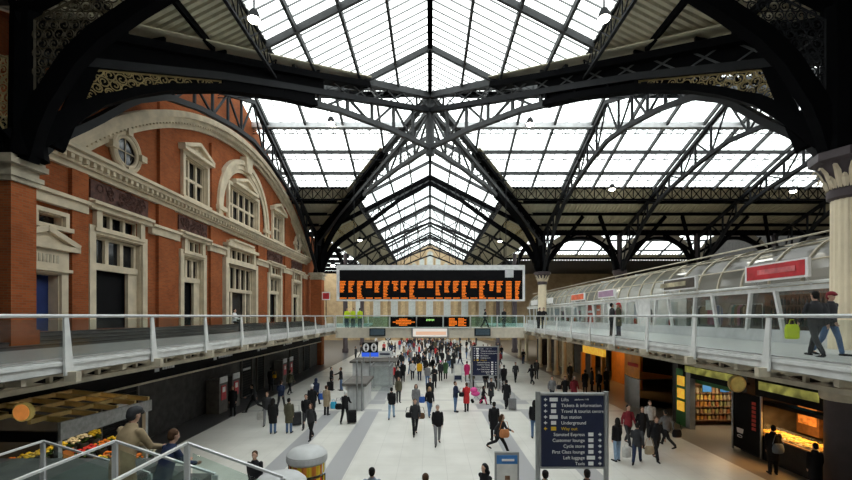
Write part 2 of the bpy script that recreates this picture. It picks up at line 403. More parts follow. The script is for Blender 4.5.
# ================================================================== ribs of the crossing
LOW = [(0, 12.3), (.2, 12.1), (.4, 11.6), (.56, 10.85), (.7, 9.92), (.8, 8.95), (.854, 8.24), (.9, 7.46), (.941, 6.45), (.968, 5.6), (1.0, 4.9)]
HT = [(0, .3), (.45, .3), (.6, .3), (.8, .26), (.88, .3), (.94, .5), (1, .9)]
SIDE = {-1: 'brick facade side', 1: 'shop side'}
def diagonal(sx, sy):
    end = 'nearer' if sy < 0 else 'farther'
    t0 = thing('diagonal_rib', f'black diagonal roof rib springing from the {end} column on the {SIDE[sx]}', 'roof rib', (sx * XC, YM + sy * 17.9, E + 5), kind='thing')
    Q = lambda t, z: Vector((sx * XC * t, YM + sy * 17.9 * t, E + z))
    dirv = Vector((sx * XC, sy * 17.9, 0)).normalized(); side = Vector((-dirv.y, dirv.x, 0))
    m = MB(); m.sweep([Q(0, 16.3), Q(.3, 14.3)], side, .45, .4); m.build('valley_beam', 'grey_steel', t0); m = MB(); m.sweep([Q(.3, 14.1), Q(.5, 12.65), Q(1, 9.25)], side, .8, .3); m.build('valley_gutter', 'black_iron', t0); m = MB(); m.sweep([Q(.3, 14.5), Q(1, 9.8)], side, 1.0, .05); m.build('valley_flashing', 'roof_panel', t0)
    ZT = [(0, 15.2), (.56, 11.5), (.7, 10.55), (.925, 8.78), (1, 8.15)]
    ztop = lambda t: interp(ZT, t)
    m = MB(); m.sweep([Q(0, ztop(0)), Q(.56, ztop(.56)), Q(.7, ztop(.7)), Q(.98, ztop(.98))], side, .4, .3); m.build('upper_chord', 'grey_steel' if sy > 0 else 'dark_steel', t0)
    ts = [i / 40 for i in range(41)]
    m = MB(); m.sweep([Q(t, interp(LOW, t) + interp(HT, t) / 2) for t in ts[:20]], side, .3, [interp(HT, t) for t in ts[:20]]); m.build('lower_chord', 'grey_steel', t0, smooth=True)  # glare at the crossing is put into the grey of the central parts
    m = MB(); m.sweep([Q(t, interp(LOW, t) + interp(HT, t) / 2) for t in ts[19:]], side, .55, [interp(HT, t) for t in ts[19:]]); m.build('arch_haunch', 'black_iron', t0, smooth=True)
    m = MB(); n = 5
    for i in range(n):
        a, b = .46 * i / n, .46 * (i + 1) / n
        m.sweep([Q(b, ztop(b)), Q(b, interp(LOW, b))], side, .16, .16)
        if i % 2: m.sweep([Q(a, interp(LOW, a)), Q(b, ztop(b))], side, .13, .13)
        else: m.sweep([Q(a, ztop(a)), Q(b, interp(LOW, b))], side, .13, .13)
    n = 14
    for i in range(n):
        a, b = i / n, (i + 1) / n
        m.sweep([Q(a, 16.1 - 6.7 * a), Q(b, ztop(min(b, .97)))], side, .07, .07); m.sweep([Q(a, ztop(a)), Q(b, 16.1 - 6.7 * b)], side, .07, .07)
    m.build('web', 'grey_steel', t0)
    m = MB(); m.prism([Q(.48, ztop(.48)), Q(.48, interp(LOW, .48)), Q(.6, interp(LOW, .6) + .2), Q(.7, interp(LOW, .7) + .2), Q(.7, ztop(.7))], side * .12); m.prism([Q(.45, 13.2), Q(.45, ztop(.45)), Q(.7, ztop(.7)), Q(.98, ztop(.98)), Q(.98, 9.7)], side * .1)
    for t in (.48, .56, .64, .7): m.sweep([Q(t, ztop(t)), Q(t, interp(LOW, t))], side, .3, .12)
    m.build('web_plate', 'black_iron', t0)
    Lp = 22.18
    poly = [(.70, ztop(.70) - .16)] + [(t, interp(LOW, t) + interp(HT, t)) for t in (.71, .74, .78, .82, .86, .90, .93)] + [(.935, ztop(.935) - .2)]
    m = MB(); filigree(m, [(t * Lp, z) for t, z in poly], lambda u, z: Q(u / Lp, z), .36); m.build('spandrel_panel', 'gold_leaf', t0)
    if sx < 0: m = MB(); m.prism([Q(t, z) - side * .10 for t, z in poly], -side * .04); m.build('back_plate', 'black_iron', t0)
    m = MB(); m.sweep([Q(.955, 5.6), Q(.915, ztop(.915) - .3), Q(.9, 9.4)], side, .3, [.5, .4, .3]); m.build('bracket', 'black_iron', t0)
for sx in (-1, 1):
    for sy in (-1, 1): diagonal(sx, sy)
m = MB(); m.lathe([(.0, E + 11.8), (.32, E + 11.9), (.32, E + 16.4), (0, E + 16.5)], 0, YM, 12)
tag(m.build('crossing_post', 'grey_steel'), 'steel post where the four diagonal ribs meet under the ridge', 'roof post', kind='thing')

# frontal half arches over the columns
HA = [(12.75, 4.9), (12.45, 5.9), (12.1, 6.7), (11.25, 8.0), (10.45, 8.8), (9.2, 9.65), (8.2, 10.25), (6.5, 11.4), (3.5, 13.6), (0, 15.5)]
def haunch(sx, Y, words, gold='gold_leaf'):
    t0 = thing('arch_rib', f'black arch rib springing from {words}', 'roof rib', (sx * XC, Y, E + 5), kind='thing')
    Q = lambda x, z: Vector((sx * x, Y, E + z))
    side = (0, 1, 0)
    m = MB(); m.sweep([Q(x, z) for x, z in HA], side, .36, [.65, .62, .6, .58, .56, .52, .5, .45, .4, .4]); m.build('lower_chord', 'black_iron', t0, smooth=True)
    m = MB(); m.sweep([Q(13.0, 9.6), Q(0, 16.2)], side, .4, .4); m.build('upper_chord', 'black_iron', t0)
    m = MB()
    for i in range(5):
        x = 1.5 * i; zl = interp([(a, b) for a, b in reversed(HA)], x); zu = 16.2 - .508 * x
        m.sweep([Q(x, zl), Q(x, zu)], side, .12, .12); m.sweep([Q(x, zu), Q(x + 1.5, interp([(a, b) for a, b in reversed(HA)], x + 1.5))], side, .1, .1)
    m.build('web', 'dark_steel', t0)
    poly = [(12.42, 7.1), (12.42, 9.3), (8.9, 11.1), (8.6, 10.5), (9.4, 10.0), (10.6, 9.2), (11.5, 8.3), (12.2, 7.2)]
    m = MB(); filigree(m, poly, Q, .34); m.build('spandrel_panel', gold, t0)
haunch(-1, Y0, 'the brick pier closest to the viewer', 'gold_leaf_shaded'); haunch(1, Y0, 'the cream fluted column closest to the viewer', 'dark_steel')  # facade-side scrollwork: its unlit look is put into a darker gold
haunch(-1, Y1, 'the farther brick pier at the end of the facade'); haunch(1, Y1, 'the farther cream column behind the departure board')
# short outer spandrels beside the near columns
for sx in (-1, 1):
    Q = lambda x, z, sx=sx: Vector((sx * x, Y0, E + z))
    t0 = thing('aisle_bracket', f'gilded scrollwork bracket outside the nearer column post, {SIDE[sx]}', 'bracket', (sx * 13.6, Y0, E + 5), kind='thing')
    m = MB(); filigree(m, [(13.25, 5.7), (13.25, 8.1), (14.9, 8.6), (14.9, 7.5), (14.0, 6.7)], Q, .34); m.build('spandrel_panel', 'gold_leaf', t0)
    m = MB(); m.sweep([Q(13.3, 5.0), Q(13.7, 6.2), Q(15.0, 7.3)], (0, 1, 0), .4, .3); m.build('arch', 'black_iron', t0)

# trusses of the cross roof (planes of constant X) and of the hall beyond (planes of constant Y)
ARC = [(0, 12.95), (3.2, 12.6), (7.2, 11.8), (10.2, 10.9), (12.6, 9.5), (14.8, 7.5), (16.4, 6.2), (17.4, 5.0)]
def truss(pt, k, label, arc, half, loc, col='dark_steel', nseg=10, side=(1, 0, 0), thick=.3):
    t0 = thing('roof_truss', label, 'roof truss', loc, kind='thing')
    top = lambda u: 16.6 - k * u - .75
    us = [half * i / 24 for i in range(25)]; pts = [pt(-u, interp(arc, u)) for u in reversed(us[1:])] + [pt(u, interp(arc, u)) for u in us]
    m = MB(); m.sweep(pts, side, thick, .28); m.build('bottom_chord', col, t0, smooth=True)
    m = MB(); m.sweep([pt(-half, top(half)), pt(0, top(0)), pt(half, top(half))], side, thick, .3); m.build('top_chord', col, t0)
    m = MB()
    for sg in (-1, 1):
        for i in range(nseg):
            a, b = half * i / nseg, half * (i + 1) / nseg
            m.sweep([pt(sg * b, interp(arc, b)), pt(sg * b, top(b))], side, .14, .14)
            if i % 2 == 0: m.sweep([pt(sg * a, top(a)), pt(sg * b, interp(arc, b))], side, .11, .11)
            else: m.sweep([pt(sg * a, interp(arc, a)), pt(sg * b, top(b))], side, .11, .11)
    m.build('web', col, t0)
NM = {-13.1: 'arched lattice truss spanning between the two piers in front of the brick gable', 13.1: 'arched lattice truss spanning between the two cream columns along the shop fronts',
      22.1: 'arched lattice truss above the shop roof, next behind the cream columns', 31.1: 'arched lattice truss above the shop roof, two bays behind the cream columns', 40.1: 'arched lattice truss deepest over the shop roof against the end wall'}
for X in (-13.1, 13.1, 22.1, 31.1, 40.1):
    truss(lambda u, z, X=X: Vector((X, YM + u, E + z)), KT, NM[X], ARC, 17.4, (X, YM, E + 12.9), nseg=9)
ARN = [(0, 13.3), (3, 12.2), (6, 10.9), (8.3, 9.8), (10.4, 8.4), (11.6, 7.1), (12.7, 5.0)]
for Y, w in ((60, 'first'), (71, 'second'), (82, 'third'), (92, 'fourth')):
    truss(lambda u, z, Y=Y: Vector((u, Y, E + z)), KN, f'dark gable truss across the hall, {w} beyond the far columns', ARN, 12.7, (0, Y, E + 12), nseg=6, side=(0, 1, 0))

# arcade on the line of the far columns behind the shops
CA = [(22.1, 'first'), (31.1, 'second'), (40.1, 'third')]
def dark_column(X, Y, label, zb=0.0):
    t0 = thing('column', label, 'column', (X, Y, zb), kind='thing')
    m = MB(); m.lathe([(.5, zb), (.5, zb + .5), (.38, zb + .7), (.36, E + 4.2)], X, Y, 14); m.build('shaft', 'column_dark', t0, smooth=True)
    m = MB(); m.lathe([(.38, E + 4.2), (.5, E + 4.3), (.45, E + 4.5), (.8, E + 5.1), (.8, E + 5.3), (.3, E + 5.4), (.3, E + 9.6)], X, Y, 14); m.build('capital', 'column_dark', t0, smooth=True)
for X, w in CA: dark_column(X, Y1, f'dark iron column of the arcade behind the shops, {w} from the cream column')
xs = [13.1, 22.1, 31.1, 40.1, 49.1]
for i in range(3):
    xm = (xs[i] + xs[i + 1]) / 2
    t0 = thing('arcade_arch', f'iron arch with buff ring behind the shops, {("first","second","third")[i]} from the cream column', 'arch', (xm, Y1, E + 5.2), kind='thing')
    A = [PI * j / 20 for j in range(21)]
    m = MB(); m.sweep([(xm + 4.0 * math.cos(a), Y1, E + 5.2 + 3.9 * math.sin(a)) for a in A], (0, 1, 0), .5, .3); m.build('arch_ring', 'black_iron', t0, smooth=True)
    m = MB(); m.sweep([(xm + 4.55 * math.cos(a), Y1 + .1, E + 5.2 + 4.4 * math.sin(a)) for a in A[2:-2]], (0, 1, 0), .12, .75); m.build('infill_panel', 'cream_paint', t0)
    m = MB()
    for a in A[3:-2:3]: m.sweep([(xm + 4.1 * math.cos(a), Y1, E + 5.2 + 4.0 * math.sin(a)), (xm + 5.0 * math.cos(a), Y1, E + 5.2 + 4.9 * math.sin(a))], (0, 1, 0), .3, .14)
    m.build('web', 'black_iron', t0)
    m = MB()
    for x, sg in ((xs[i], 1), (xs[i + 1], -1)):
        m.beam((x, Y1, E + 5.4), (x + sg * 3.6, Y1 - 3.2, E + 10.9), .3, .34)
        m.beam((x, Y1, E + 7.3), (x + sg * 4.4, Y1 - .2, E + 9.8), .22, .26)
    m.build('strut', 'black_iron', t0)
m = MB(); m.box(13.4, XR, Y1 - .2, Y1 + .25, E + 9.4, E + 10.0); tag(m.build('eaves_girder', 'black_iron'), 'black eaves girder above the arcade behind the shops', 'girder', kind='thing')
# side arcades of the hall beyond the far columns
for sx in (-1, 1):
    for j, Y in enumerate((65.0, 81.0)):
        dark_column(sx * XC, Y, f'dark column beyond the footbridge on the {SIDE[sx]}, {("first","second")[j]} in its row')
    for j, (a, b) in enumerate(((49, 65), (65, 81), (81, 97))):
        ym, r = (a + b) / 2, (b - a) / 2 - .5
        m = MB(); A = [PI * q / 18 for q in range(19)]
        m.sweep([(sx * XC, ym + r * math.cos(q), E + 5 + 4.3 * math.sin(q)) for q in A], (1, 0, 0), .4, .5)
        tag(m.build('arcade_arch', 'black_iron', smooth=True), f'dark arch along the hall beyond the footbridge on the {SIDE[sx]}, {("first","second","third")[j]} bay', 'arch', kind='thing')

# ================================================================== columns
def flute(m, prof, cx, cy, n=18):
    """fluted shaft: rings with alternating radius"""
    vs, fs = [], []; N = n * 4
    for r, z in prof:
        for k in range(N):
            th = 2 * PI * k / N; rr = r * (1 - .06 * (1 if k % 4 in (1, 2) else 0)); vs.append((cx + rr * math.cos(th), cy + rr * math.sin(th), z))
    for i in range(len(prof) - 1):
        for k in range(N): fs.append((i * N + k, i * N + (k + 1) % N, (i + 1) * N + (k + 1) % N, (i + 1) * N + k))
    m.add(vs, fs)
def cream_column(X, Y, label):
    t0 = thing('column', label, 'column', (X, Y, 0), kind='thing')
    m = MB(); m.lathe([(.62, 0), (.62, 3.0), (.68, 3.05), (.68, 3.3), (.58, 3.4), (.58, 4.4)], X, Y, 20); m.build('lower_shaft', 'column_dark', t0, smooth=True)
    m = MB(); m.lathe([(.7, 3.0), (.74, 3.1), (.74, 3.3), (.66, 3.45), (.64, 3.9), (.6, 3.95)], X, Y, 20); m.build('collar', 'cream_paint', t0, smooth=True)
    m = MB(); flute(m, [(.52, 4.6), (.52, 5.0), (.48, 5.1), (.46, E + 3.7)], X, Y); m.build('shaft', 'column_cream', t0, smooth=True)
    m = MB(); m.lathe([(.47, E + 3.65), (.56, E + 3.72), (.56, E + 3.95), (.48, E + 4.0)], X, Y, 20); m.build('necking', 'column_dark', t0, smooth=True)
    m = MB(); m.lathe([(.48, E + 3.95), (.54, E + 4.3), (.78, E + 4.75), (.8, E + 4.8)], X, Y, 20); m.build('capital', 'column_dark', t0, smooth=True)
    m = MB()
    for k in range(24):
        tier = k % 2; th = 2 * PI * k / 24 + .1; c, s_ = math.cos(th), math.sin(th)
        pr = [(.52, 3.98, .05), (.57, 4.2, .085), (.66, 4.5, .09), (.80, 4.68, .06), (.86, 4.6, .02)] if tier else [(.52, 3.98, .05), (.56, 4.1, .08), (.62, 4.25, .085), (.72, 4.36, .05), (.75, 4.28, .02)]
        vs = []
        for r, z, ww in pr:
            for q in (-1, 1): vs.append((X + r * c - q * ww * s_, Y + r * s_ + q * ww * c, E + z))
            vs.append((X + (r + .05) * c, Y + (r + .05) * s_, E + z + .02))
        fs = []
        for i in range(4):
            a = 3 * i; fs += [(a, a + 2, a + 5, a + 3), (a + 2, a + 1, a + 4, a + 5)]
        m.add(vs, fs)
    m.build('acanthus_leaf', 'stone', t0)
    m = MB(); m.lathe([(.8, E + 4.78), (1.0, E + 4.85), (1.0, E + 5.1), (.7, E + 5.15)], X, Y, 8); m.build('abacus', 'column_dark', t0)
    PX = X - (.4 if Y < 20 else 0); m = MB(); m.lathe([(.5, E + 5.1), (.40, E + 5.6), (.40, E + 9.9)], PX, Y, 8); m.build('post', 'black_iron', t0)
cream_column(13.2, Y0, 'tall cream fluted column with leafy capital beside the shop gallery, closest to the viewer')
cream_column(13.1, Y1, 'cream fluted column with leafy capital beside the far end of the departure board')
def pier(Y, x0, x1, d, label):
    xm = (x0 + x1) / 2
    t0 = thing('pier', label, 'pier', (xm, Y, 0), kind='thing')
    m = MB(); m.box(x0, x1, Y - d, Y + d, 0, E + 4.2); m.box(x0 - .06, x1 + .06, Y - d - .06, Y + d + .06, 4.6, 5.2); m.build('brick_shaft', 'brick', t0)
    m = MB()
    for e, a, b in ((.08, 4.2, 4.35), (.14, 4.35, 4.5), (.05, 4.5, 4.72), (.22, 4.72, 4.9), (.16, 4.9, 5.0)): m.box(x0 - e, x1 + e, Y - d - e, Y + d + e, E + a, E + b)
    m.build('capstone', 'stone_cap', t0)
    m = MB(); m.lathe([(.55, E + 5.0), (.45, E + 5.7), (.40, E + 9.9)], -12.85 if Y < 20 else -XC, Y, 8); m.build('post', 'black_iron', t0)
pier(Y0 + .2, -14.25, -12.95, .42, 'red brick pier with stone cap at the near end of the facade')
pier(Y1, -13.75, -12.5, .6, 'red brick pier with stone cap at the far end of the facade')
# ================================================================== room shell
def struct(name, mb, m, label, cat):
    return tag(mb.build(name, m), label, cat, kind='structure')
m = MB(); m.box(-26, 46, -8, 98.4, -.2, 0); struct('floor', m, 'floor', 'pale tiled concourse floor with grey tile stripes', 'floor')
# brick facade
XW = -14.3
OPEN = []   # (y0, y1, z0, z1)
ZS = 4.6 + .48
doorsB = []
def Zr(a): return E + a
OPEN.append((14.55, 16.2, ZS, Zr(1.6)))                      # blue door
OPEN.append((15.2, 16.35, Zr(3.42), Zr(3.85)))                # oblong light
BAYS = [(17.5, 21.1, 'A'), (23.9, 26.7, 'B'), (36.9, 40.4, 'D'), (43.3, 46.6, 'F')]
for a, b, _ in BAYS:
    OPEN.append((a + .35, b - .35, ZS, Zr(3.5))); OPEN.append((a + .6, b - .6, Zr(3.75), Zr(4.5)))
OPEN.append((29.3, 33.9, ZS, Zr(3.7))); OPEN.append((29.6, 33.6, Zr(3.95), Zr(4.9)))
UPW = [(24.3, 26.7), (29.7, 34.6), (38.0, 40.5)]
for a, b in UPW: OPEN.append((a, b, Zr(6.95), Zr(9.35)))
m = MB()
ys = sorted({13.0, 52.0} | {q for o in OPEN for q in o[:2]}); zs = sorted({0.0, Zr(9.6)} | {q for o in OPEN for q in o[2:]})
for a, b in zip(ys, ys[1:]):
    for c, d in zip(zs, zs[1:]):
        y, z = (a + b) / 2, (c + d) / 2
        if not any(o[0] < y < o[1] and o[2] < z < o[3] for o in OPEN): m.quad((XW, a, c), (XW, b, c), (XW, b, d), (XW, a, d))
for a, b, c, d in OPEN:
    x2 = XW - .5
    m.quad((XW, a, c), (x2, a, c), (x2, a, d), (XW, a, d)); m.quad((XW, b, c), (x2, b, c), (x2, b, d), (XW, b, d))
    m.quad((XW, a, d), (XW, b, d), (x2, b, d), (x2, a, d)); m.quad((XW, a, c), (XW, b, c), (x2, b, c), (x2, a, c))
m.quad((XW, 13, Zr(9.6)), (XW, 52, Zr(9.6)), (XW, Y1, Zr(9.88)), (XW, YM, Zr(16.58)), (XW, Y0, Zr(9.88)))
m.box(XW - 1.2, XW - .95, 8, 52, 0, Zr(9.6))
struct('wall_left', m, 'brick', 'red brick facade with arched stone gable above the balcony', 'wall')
def trim(name, mb, label, m_='stone'): return struct(name, mb, m_, label, 'trim')
# cornice, band, gable arch
m = MB()
for a, b, e in ((5.85, 6.05, .18), (6.05, 6.3, .32), (6.3, 6.48, .55), (6.48, 6.62, .7)): m.box(XW, XW + e, 13.9, 48.3, Zr(a), Zr(b))
y = 14.0
while y < 48.2: m.box(XW + .3, XW + .5, y, y + .16, Zr(6.12), Zr(6.3)); y += .36
trim('trim_1', m, 'long moulded stone cornice with dentils across the brick facade')
m = MB()
segs = [(14.0, 17.35), (21.3, 23.7), (26.9, 29.0), (34.2, 36.7), (40.6, 43.1), (46.8, 48.3)]
for a, b in segs:
    m.box(XW, XW + .22, a, b, Zr(4.2), Zr(4.68)); m.box(XW, XW + .34, a, b, Zr(4.56), Zr(4.7))
trim('trim_2', m, 'flat stone band course broken by the tall doorways')
m = MB(); A0 = math.asin(16.4 / 24)
def garc(r, n=60): return [(r * math.sin(-A0 + 2 * A0 * i / n), r * math.cos(-A0 + 2 * A0 * i / n)) for i in range(n + 1)]
for r, w, h in ((24.0, .5, .34), (23.72, .36, .26), (23.45, .18, .34)):
    m.sweep([(XW + w / 2, 32.4 + a, Zr(-11 + b)) for a, b in garc(r)], (1, 0, 0), w, h)
for i in range(1, 120):
    a = -A0 + 2 * A0 * i / 120; p = Vector((XW + .3, 32.4 + 23.5 * math.sin(a), Zr(-11 + 23.5 * math.cos(a)))); q = p + Vector((0, .12 * math.sin(a), .12 * math.cos(a)))
    m.beam(p, q, .12, .1, up=(1, 0, 0))
trim('trim_3', m, 'broad curved stone archivolt crowning the brick gable')
m = MB(); A = [PI * i / 24 for i in range(25)]
for r, w, h in ((4.2, .34, .34), (3.85, .24, .36), (3.55, .16, .22)):
    m.sweep([(XW + w / 2, 32.2 + r * math.cos(a), Zr(7.35) + r * math.sin(a)) for a in A], (1, 0, 0), w, h)
    for sg in (-1, 1): m.box(XW, XW + w, 32.2 + sg * r - h / 2, 32.2 + sg * r + h / 2, Zr(6.62), Zr(7.35))
m.prism([(XW, 31.85, Zr(10.9)), (XW, 32.55, Zr(10.9)), (XW, 32.8, Zr(12.0)), (XW, 31.6, Zr(12.0))], (.5, 0, 0))
for sg in (-1, 1): m.box(XW, XW + .4, 32.2 + sg * 3.9 - .55, 32.2 + sg * 3.9 + .55, Zr(7.1), Zr(7.4))
trim('trim_4', m, 'round stone arch with keystone over the middle upper window')
# brick pilasters
for i, (a, b) in enumerate(((16.6, 17.4), (21.9, 23.3), (27.1, 28.6), (34.6, 36.4), (41.0, 42.8), (47.0, 48.3))):
    m = MB(); m.box(XW, XW + .16, a, b, 4.6, Zr(4.2)); m.box(XW, XW + .16, a, b, Zr(4.7), Zr(5.85)); m.box(XW, XW + .16, a + .1, b - .1, Zr(6.62), Zr(6.62) + (2.0 if i in (0, 5) else 4.6))
    struct('trim_%d' % (5 + i), m, 'brick', 'shallow brick pilaster, %s from the near pier along the facade' % ('first', 'second', 'third', 'fourth', 'fifth', 'sixth')[i], 'trim')
# carved panels
for i, (a, b) in enumerate(((17.6, 21.2), (23.8, 26.8), (36.8, 40.5), (43.2, 46.7))):
    m = MB(); m.box(XW, XW + .08, a, b, Zr(4.95), Zr(5.75)); rnd = random.Random(i)
    for k in range(34):
        y, z = a + .2 + (b - a - .4) * rnd.random(), Zr(5.1 + .5 * rnd.random()); R = .08 + .1 * rnd.random()
        m.tube([(XW + .1, y + R * math.cos(q * .7), z + R * math.sin(q * .7)) for q in range(9)], .025, 4, closed=True)
    t = m.build('carved_panel', 'terracotta'); tag(t, 'dark carved terracotta panel above the %s tall doorway from the near pier' % ('first', 'second', 'fourth', 'fifth')[i], 'panel', kind='thing')
def root(name, label, cat, y, z): return thing(name, label, cat, (XW, y, z), kind='structure')
def grid_frame(m, y0, y1, z0, z1, cols, rows, x, bar=.1, d=.14):
    for i in range(cols + 1):
        y = lerp(y0, y1, i / cols); m.box(x - d, x, y - bar / 2, y + bar / 2, z0, z1)
    for j in range(rows + 1):
        z = lerp(z0, z1, j / rows); m.box(x - d + .01, x - .01, y0, y1, z - bar / 2, z + bar / 2)
def pane(r, y0, y1, z0, z1, x, mat_='dark_glass', name='pane'):
    m = MB(); m.box(x - .05, x, y0, y1, z0, z1); return m.build(name, mat_, r)
def surround(m, y0, y1, z0, z1, w, e, bottom=True):
    m.box(XW, XW + e, y0 - w, y0, z0, z1); m.box(XW, XW + e, y1, y1 + w, z0, z1); m.box(XW, XW + e, y0 - w, y1 + w, z1, z1 + w)
    if bottom: m.box(XW, XW + e + .1, y0 - w - .1, y1 + w + .1, z0 - .16, z0)
    # jamb lining inside the reveal
    m.box(XW - .45, XW, y0, y0 + .05, z0, z1); m.box(XW - .45, XW, y1 - .05, y1, z0, z1); m.box(XW - .45, XW, y0, y1, z1 - .05, z1)
def pediment(m, y0, y1, z, h, e):
    m.box(XW, XW + e, y0, y1, z, z + .2)
    ym = (y0 + y1) / 2
    m.prism([(XW, y0 + .15, z + .2), (XW, y1 - .15, z + .2), (XW, ym, z + h - .1)], (e * .45, 0, 0))
    for a in (y0, y1): m.sweep([(XW + e / 2, a, z + .22), (XW + e / 2, ym, z + h)], (1, 0, 0), e, .2)
# blue door with inscription panel
r = root('door_1', 'bright blue door in a pedimented stone surround', 'door', 15.35, ZS)
m = MB(); surround(m, 14.55, 16.2, ZS, Zr(1.6), .3, .1, False); m.box(XW, XW + .12, 14.3, 16.5, Zr(1.75), Zr(2.5)); m.box(XW, XW + .2, 14.2, 16.6, Zr(1.68), Zr(1.8)); pediment(m, 14.05, 16.85, Zr(2.5), .75, .3)
m.build('stone_surround', 'stone', r)
m = MB(); m.box(XW - .45, XW - .38, 14.55, 16.2, ZS, Zr(1.6)); m.box(XW - .38, XW - .36, 14.8, 15.95, ZS + .2, ZS + .95); m.box(XW - .38, XW - .36, 14.8, 15.95, ZS + 1.1, ZS + 2.0); lf = m.build('door_leaf', 'blue_door', r)
m = MB(); m.ell((XW - .34, 14.8, ZS + 1.0), (.04, .04, .04), 8, 6); m.build('door_handle', 'brushed_grey', lf)
m = MB(); rnd = random.Random(5)
y = 14.6
while y < 16.0: m.box(XW + .12, XW + .14, y, y + .08, Zr(2.0), Zr(2.3)); y += .15
m.build('raised_lettering', 'stone_cap', r)
r = root('window_1', 'oblong dark light in a stone frame above the blue door', 'window', 15.8, Zr(3.4))
m = MB(); surround(m, 15.2, 16.35, Zr(3.42), Zr(3.85), .16, .14); m.build('frame', 'stone', r); pane(r, 15.2, 16.35, Zr(3.42), Zr(3.85), XW - .3)
NB = {'A': 'first', 'B': 'second', 'D': 'fourth', 'F': 'fifth'}
di = 2
for a, b, k in BAYS:
    r = root('door_%d' % di, f'tall stone-framed dark doorway with transom lights, {NB[k]} tall doorway from the near pier', 'door', (a + b) / 2, ZS); di += 1
    m = MB(); surround(m, a + .35, b - .35, ZS, Zr(3.5), .34, .12, False); m.box(XW, XW + .2, a + .25, b - .25, Zr(3.62), Zr(3.75)); m.box(XW, XW + .2, a + .3, a + .6, Zr(3.75), Zr(4.5)); m.box(XW, XW + .2, b - .6, b - .3, Zr(3.75), Zr(4.5))
    for e, z0, z1 in ((.3, 4.5, 4.7), (.45, 4.7, 4.82), (.2, 4.82, 4.92)): m.box(XW, XW + e, a - .1, b + .1, Zr(z0), Zr(z1))
    m.build('stone_surround', 'stone', r)
    m = MB(); grid_frame(m, a + .6, b - .6, Zr(3.75), Zr(4.5), 3, 1, XW - .05, .16); m.build('transom_frame', 'stone', r)
    m = MB(); grid_frame(m, a + .45, b - .45, Zr(2.1), Zr(3.45), 3, 1, XW - .2, .2); m.box(XW - .34, XW - .1, a + .35, b - .35, Zr(2.0), Zr(2.3)); m.box(XW - .3, XW - .15, b - 1.0, b - .4, ZS, Zr(2.1)); m.build('fanlight_frame', 'stone', r)
    pane(r, a + .6, b - .6, Zr(3.75), Zr(4.5), XW - .3); pane(r, a + .4, b - .4, Zr(2.1), Zr(3.45), XW - .36); lf = pane(r, a + .4, b - .9, ZS, Zr(2.05), XW - .4, 'black_paint', 'door_leaf')
    m = MB(); m.box(XW - .4, XW - .37, a + .75, a + .82, ZS + .9, ZS + 1.1); m.build('door_handle', 'brushed_grey', lf)
r = root('door_%d' % di, 'wide stone-framed glazed doorway with bracketed head in the middle of the facade', 'door', 31.6, ZS)
m = MB(); surround(m, 29.3, 33.9, ZS, Zr(3.7), .38, .28, False); m.box(XW, XW + .22, 29.2, 29.6, Zr(3.7), Zr(4.95)); m.box(XW, XW + .22, 33.6, 34.0, Zr(3.7), Zr(4.95)); m.box(XW, XW + .22, 29.4, 33.8, Zr(3.7), Zr(3.95))
for e, y0, y1, z0, z1 in ((.4, 29.0, 34.2, 4.9, 5.12), (.28, 29.5, 33.7, 5.12, 5.36), (.4, 29.9, 33.3, 5.36, 5.5)): m.box(XW, XW + e, y0, y1, Zr(z0), Zr(z1))
m.build('stone_surround', 'stone', r)
m = MB(); grid_frame(m, 29.6, 33.6, Zr(3.95), Zr(4.9), 5, 1, XW - .05, .2); m.build('transom_frame', 'stone', r)
m = MB(); grid_frame(m, 29.4, 33.8, Zr(1.9), Zr(3.65), 5, 1, XW - .15, .22); m.box(XW - .34, XW - .05, 29.3, 33.9, Zr(1.75), Zr(2.0))
for y in (29.5, 30.45, 32.8, 33.7): m.box(XW - .32, XW - .1, y - .13, y + .13, ZS, Zr(1.9))
m.build('fanlight_frame', 'stone', r)
pane(r, 29.6, 33.6, Zr(3.95), Zr(4.9), XW - .3); pane(r, 29.3, 33.9, ZS, Zr(3.7), XW - .38)
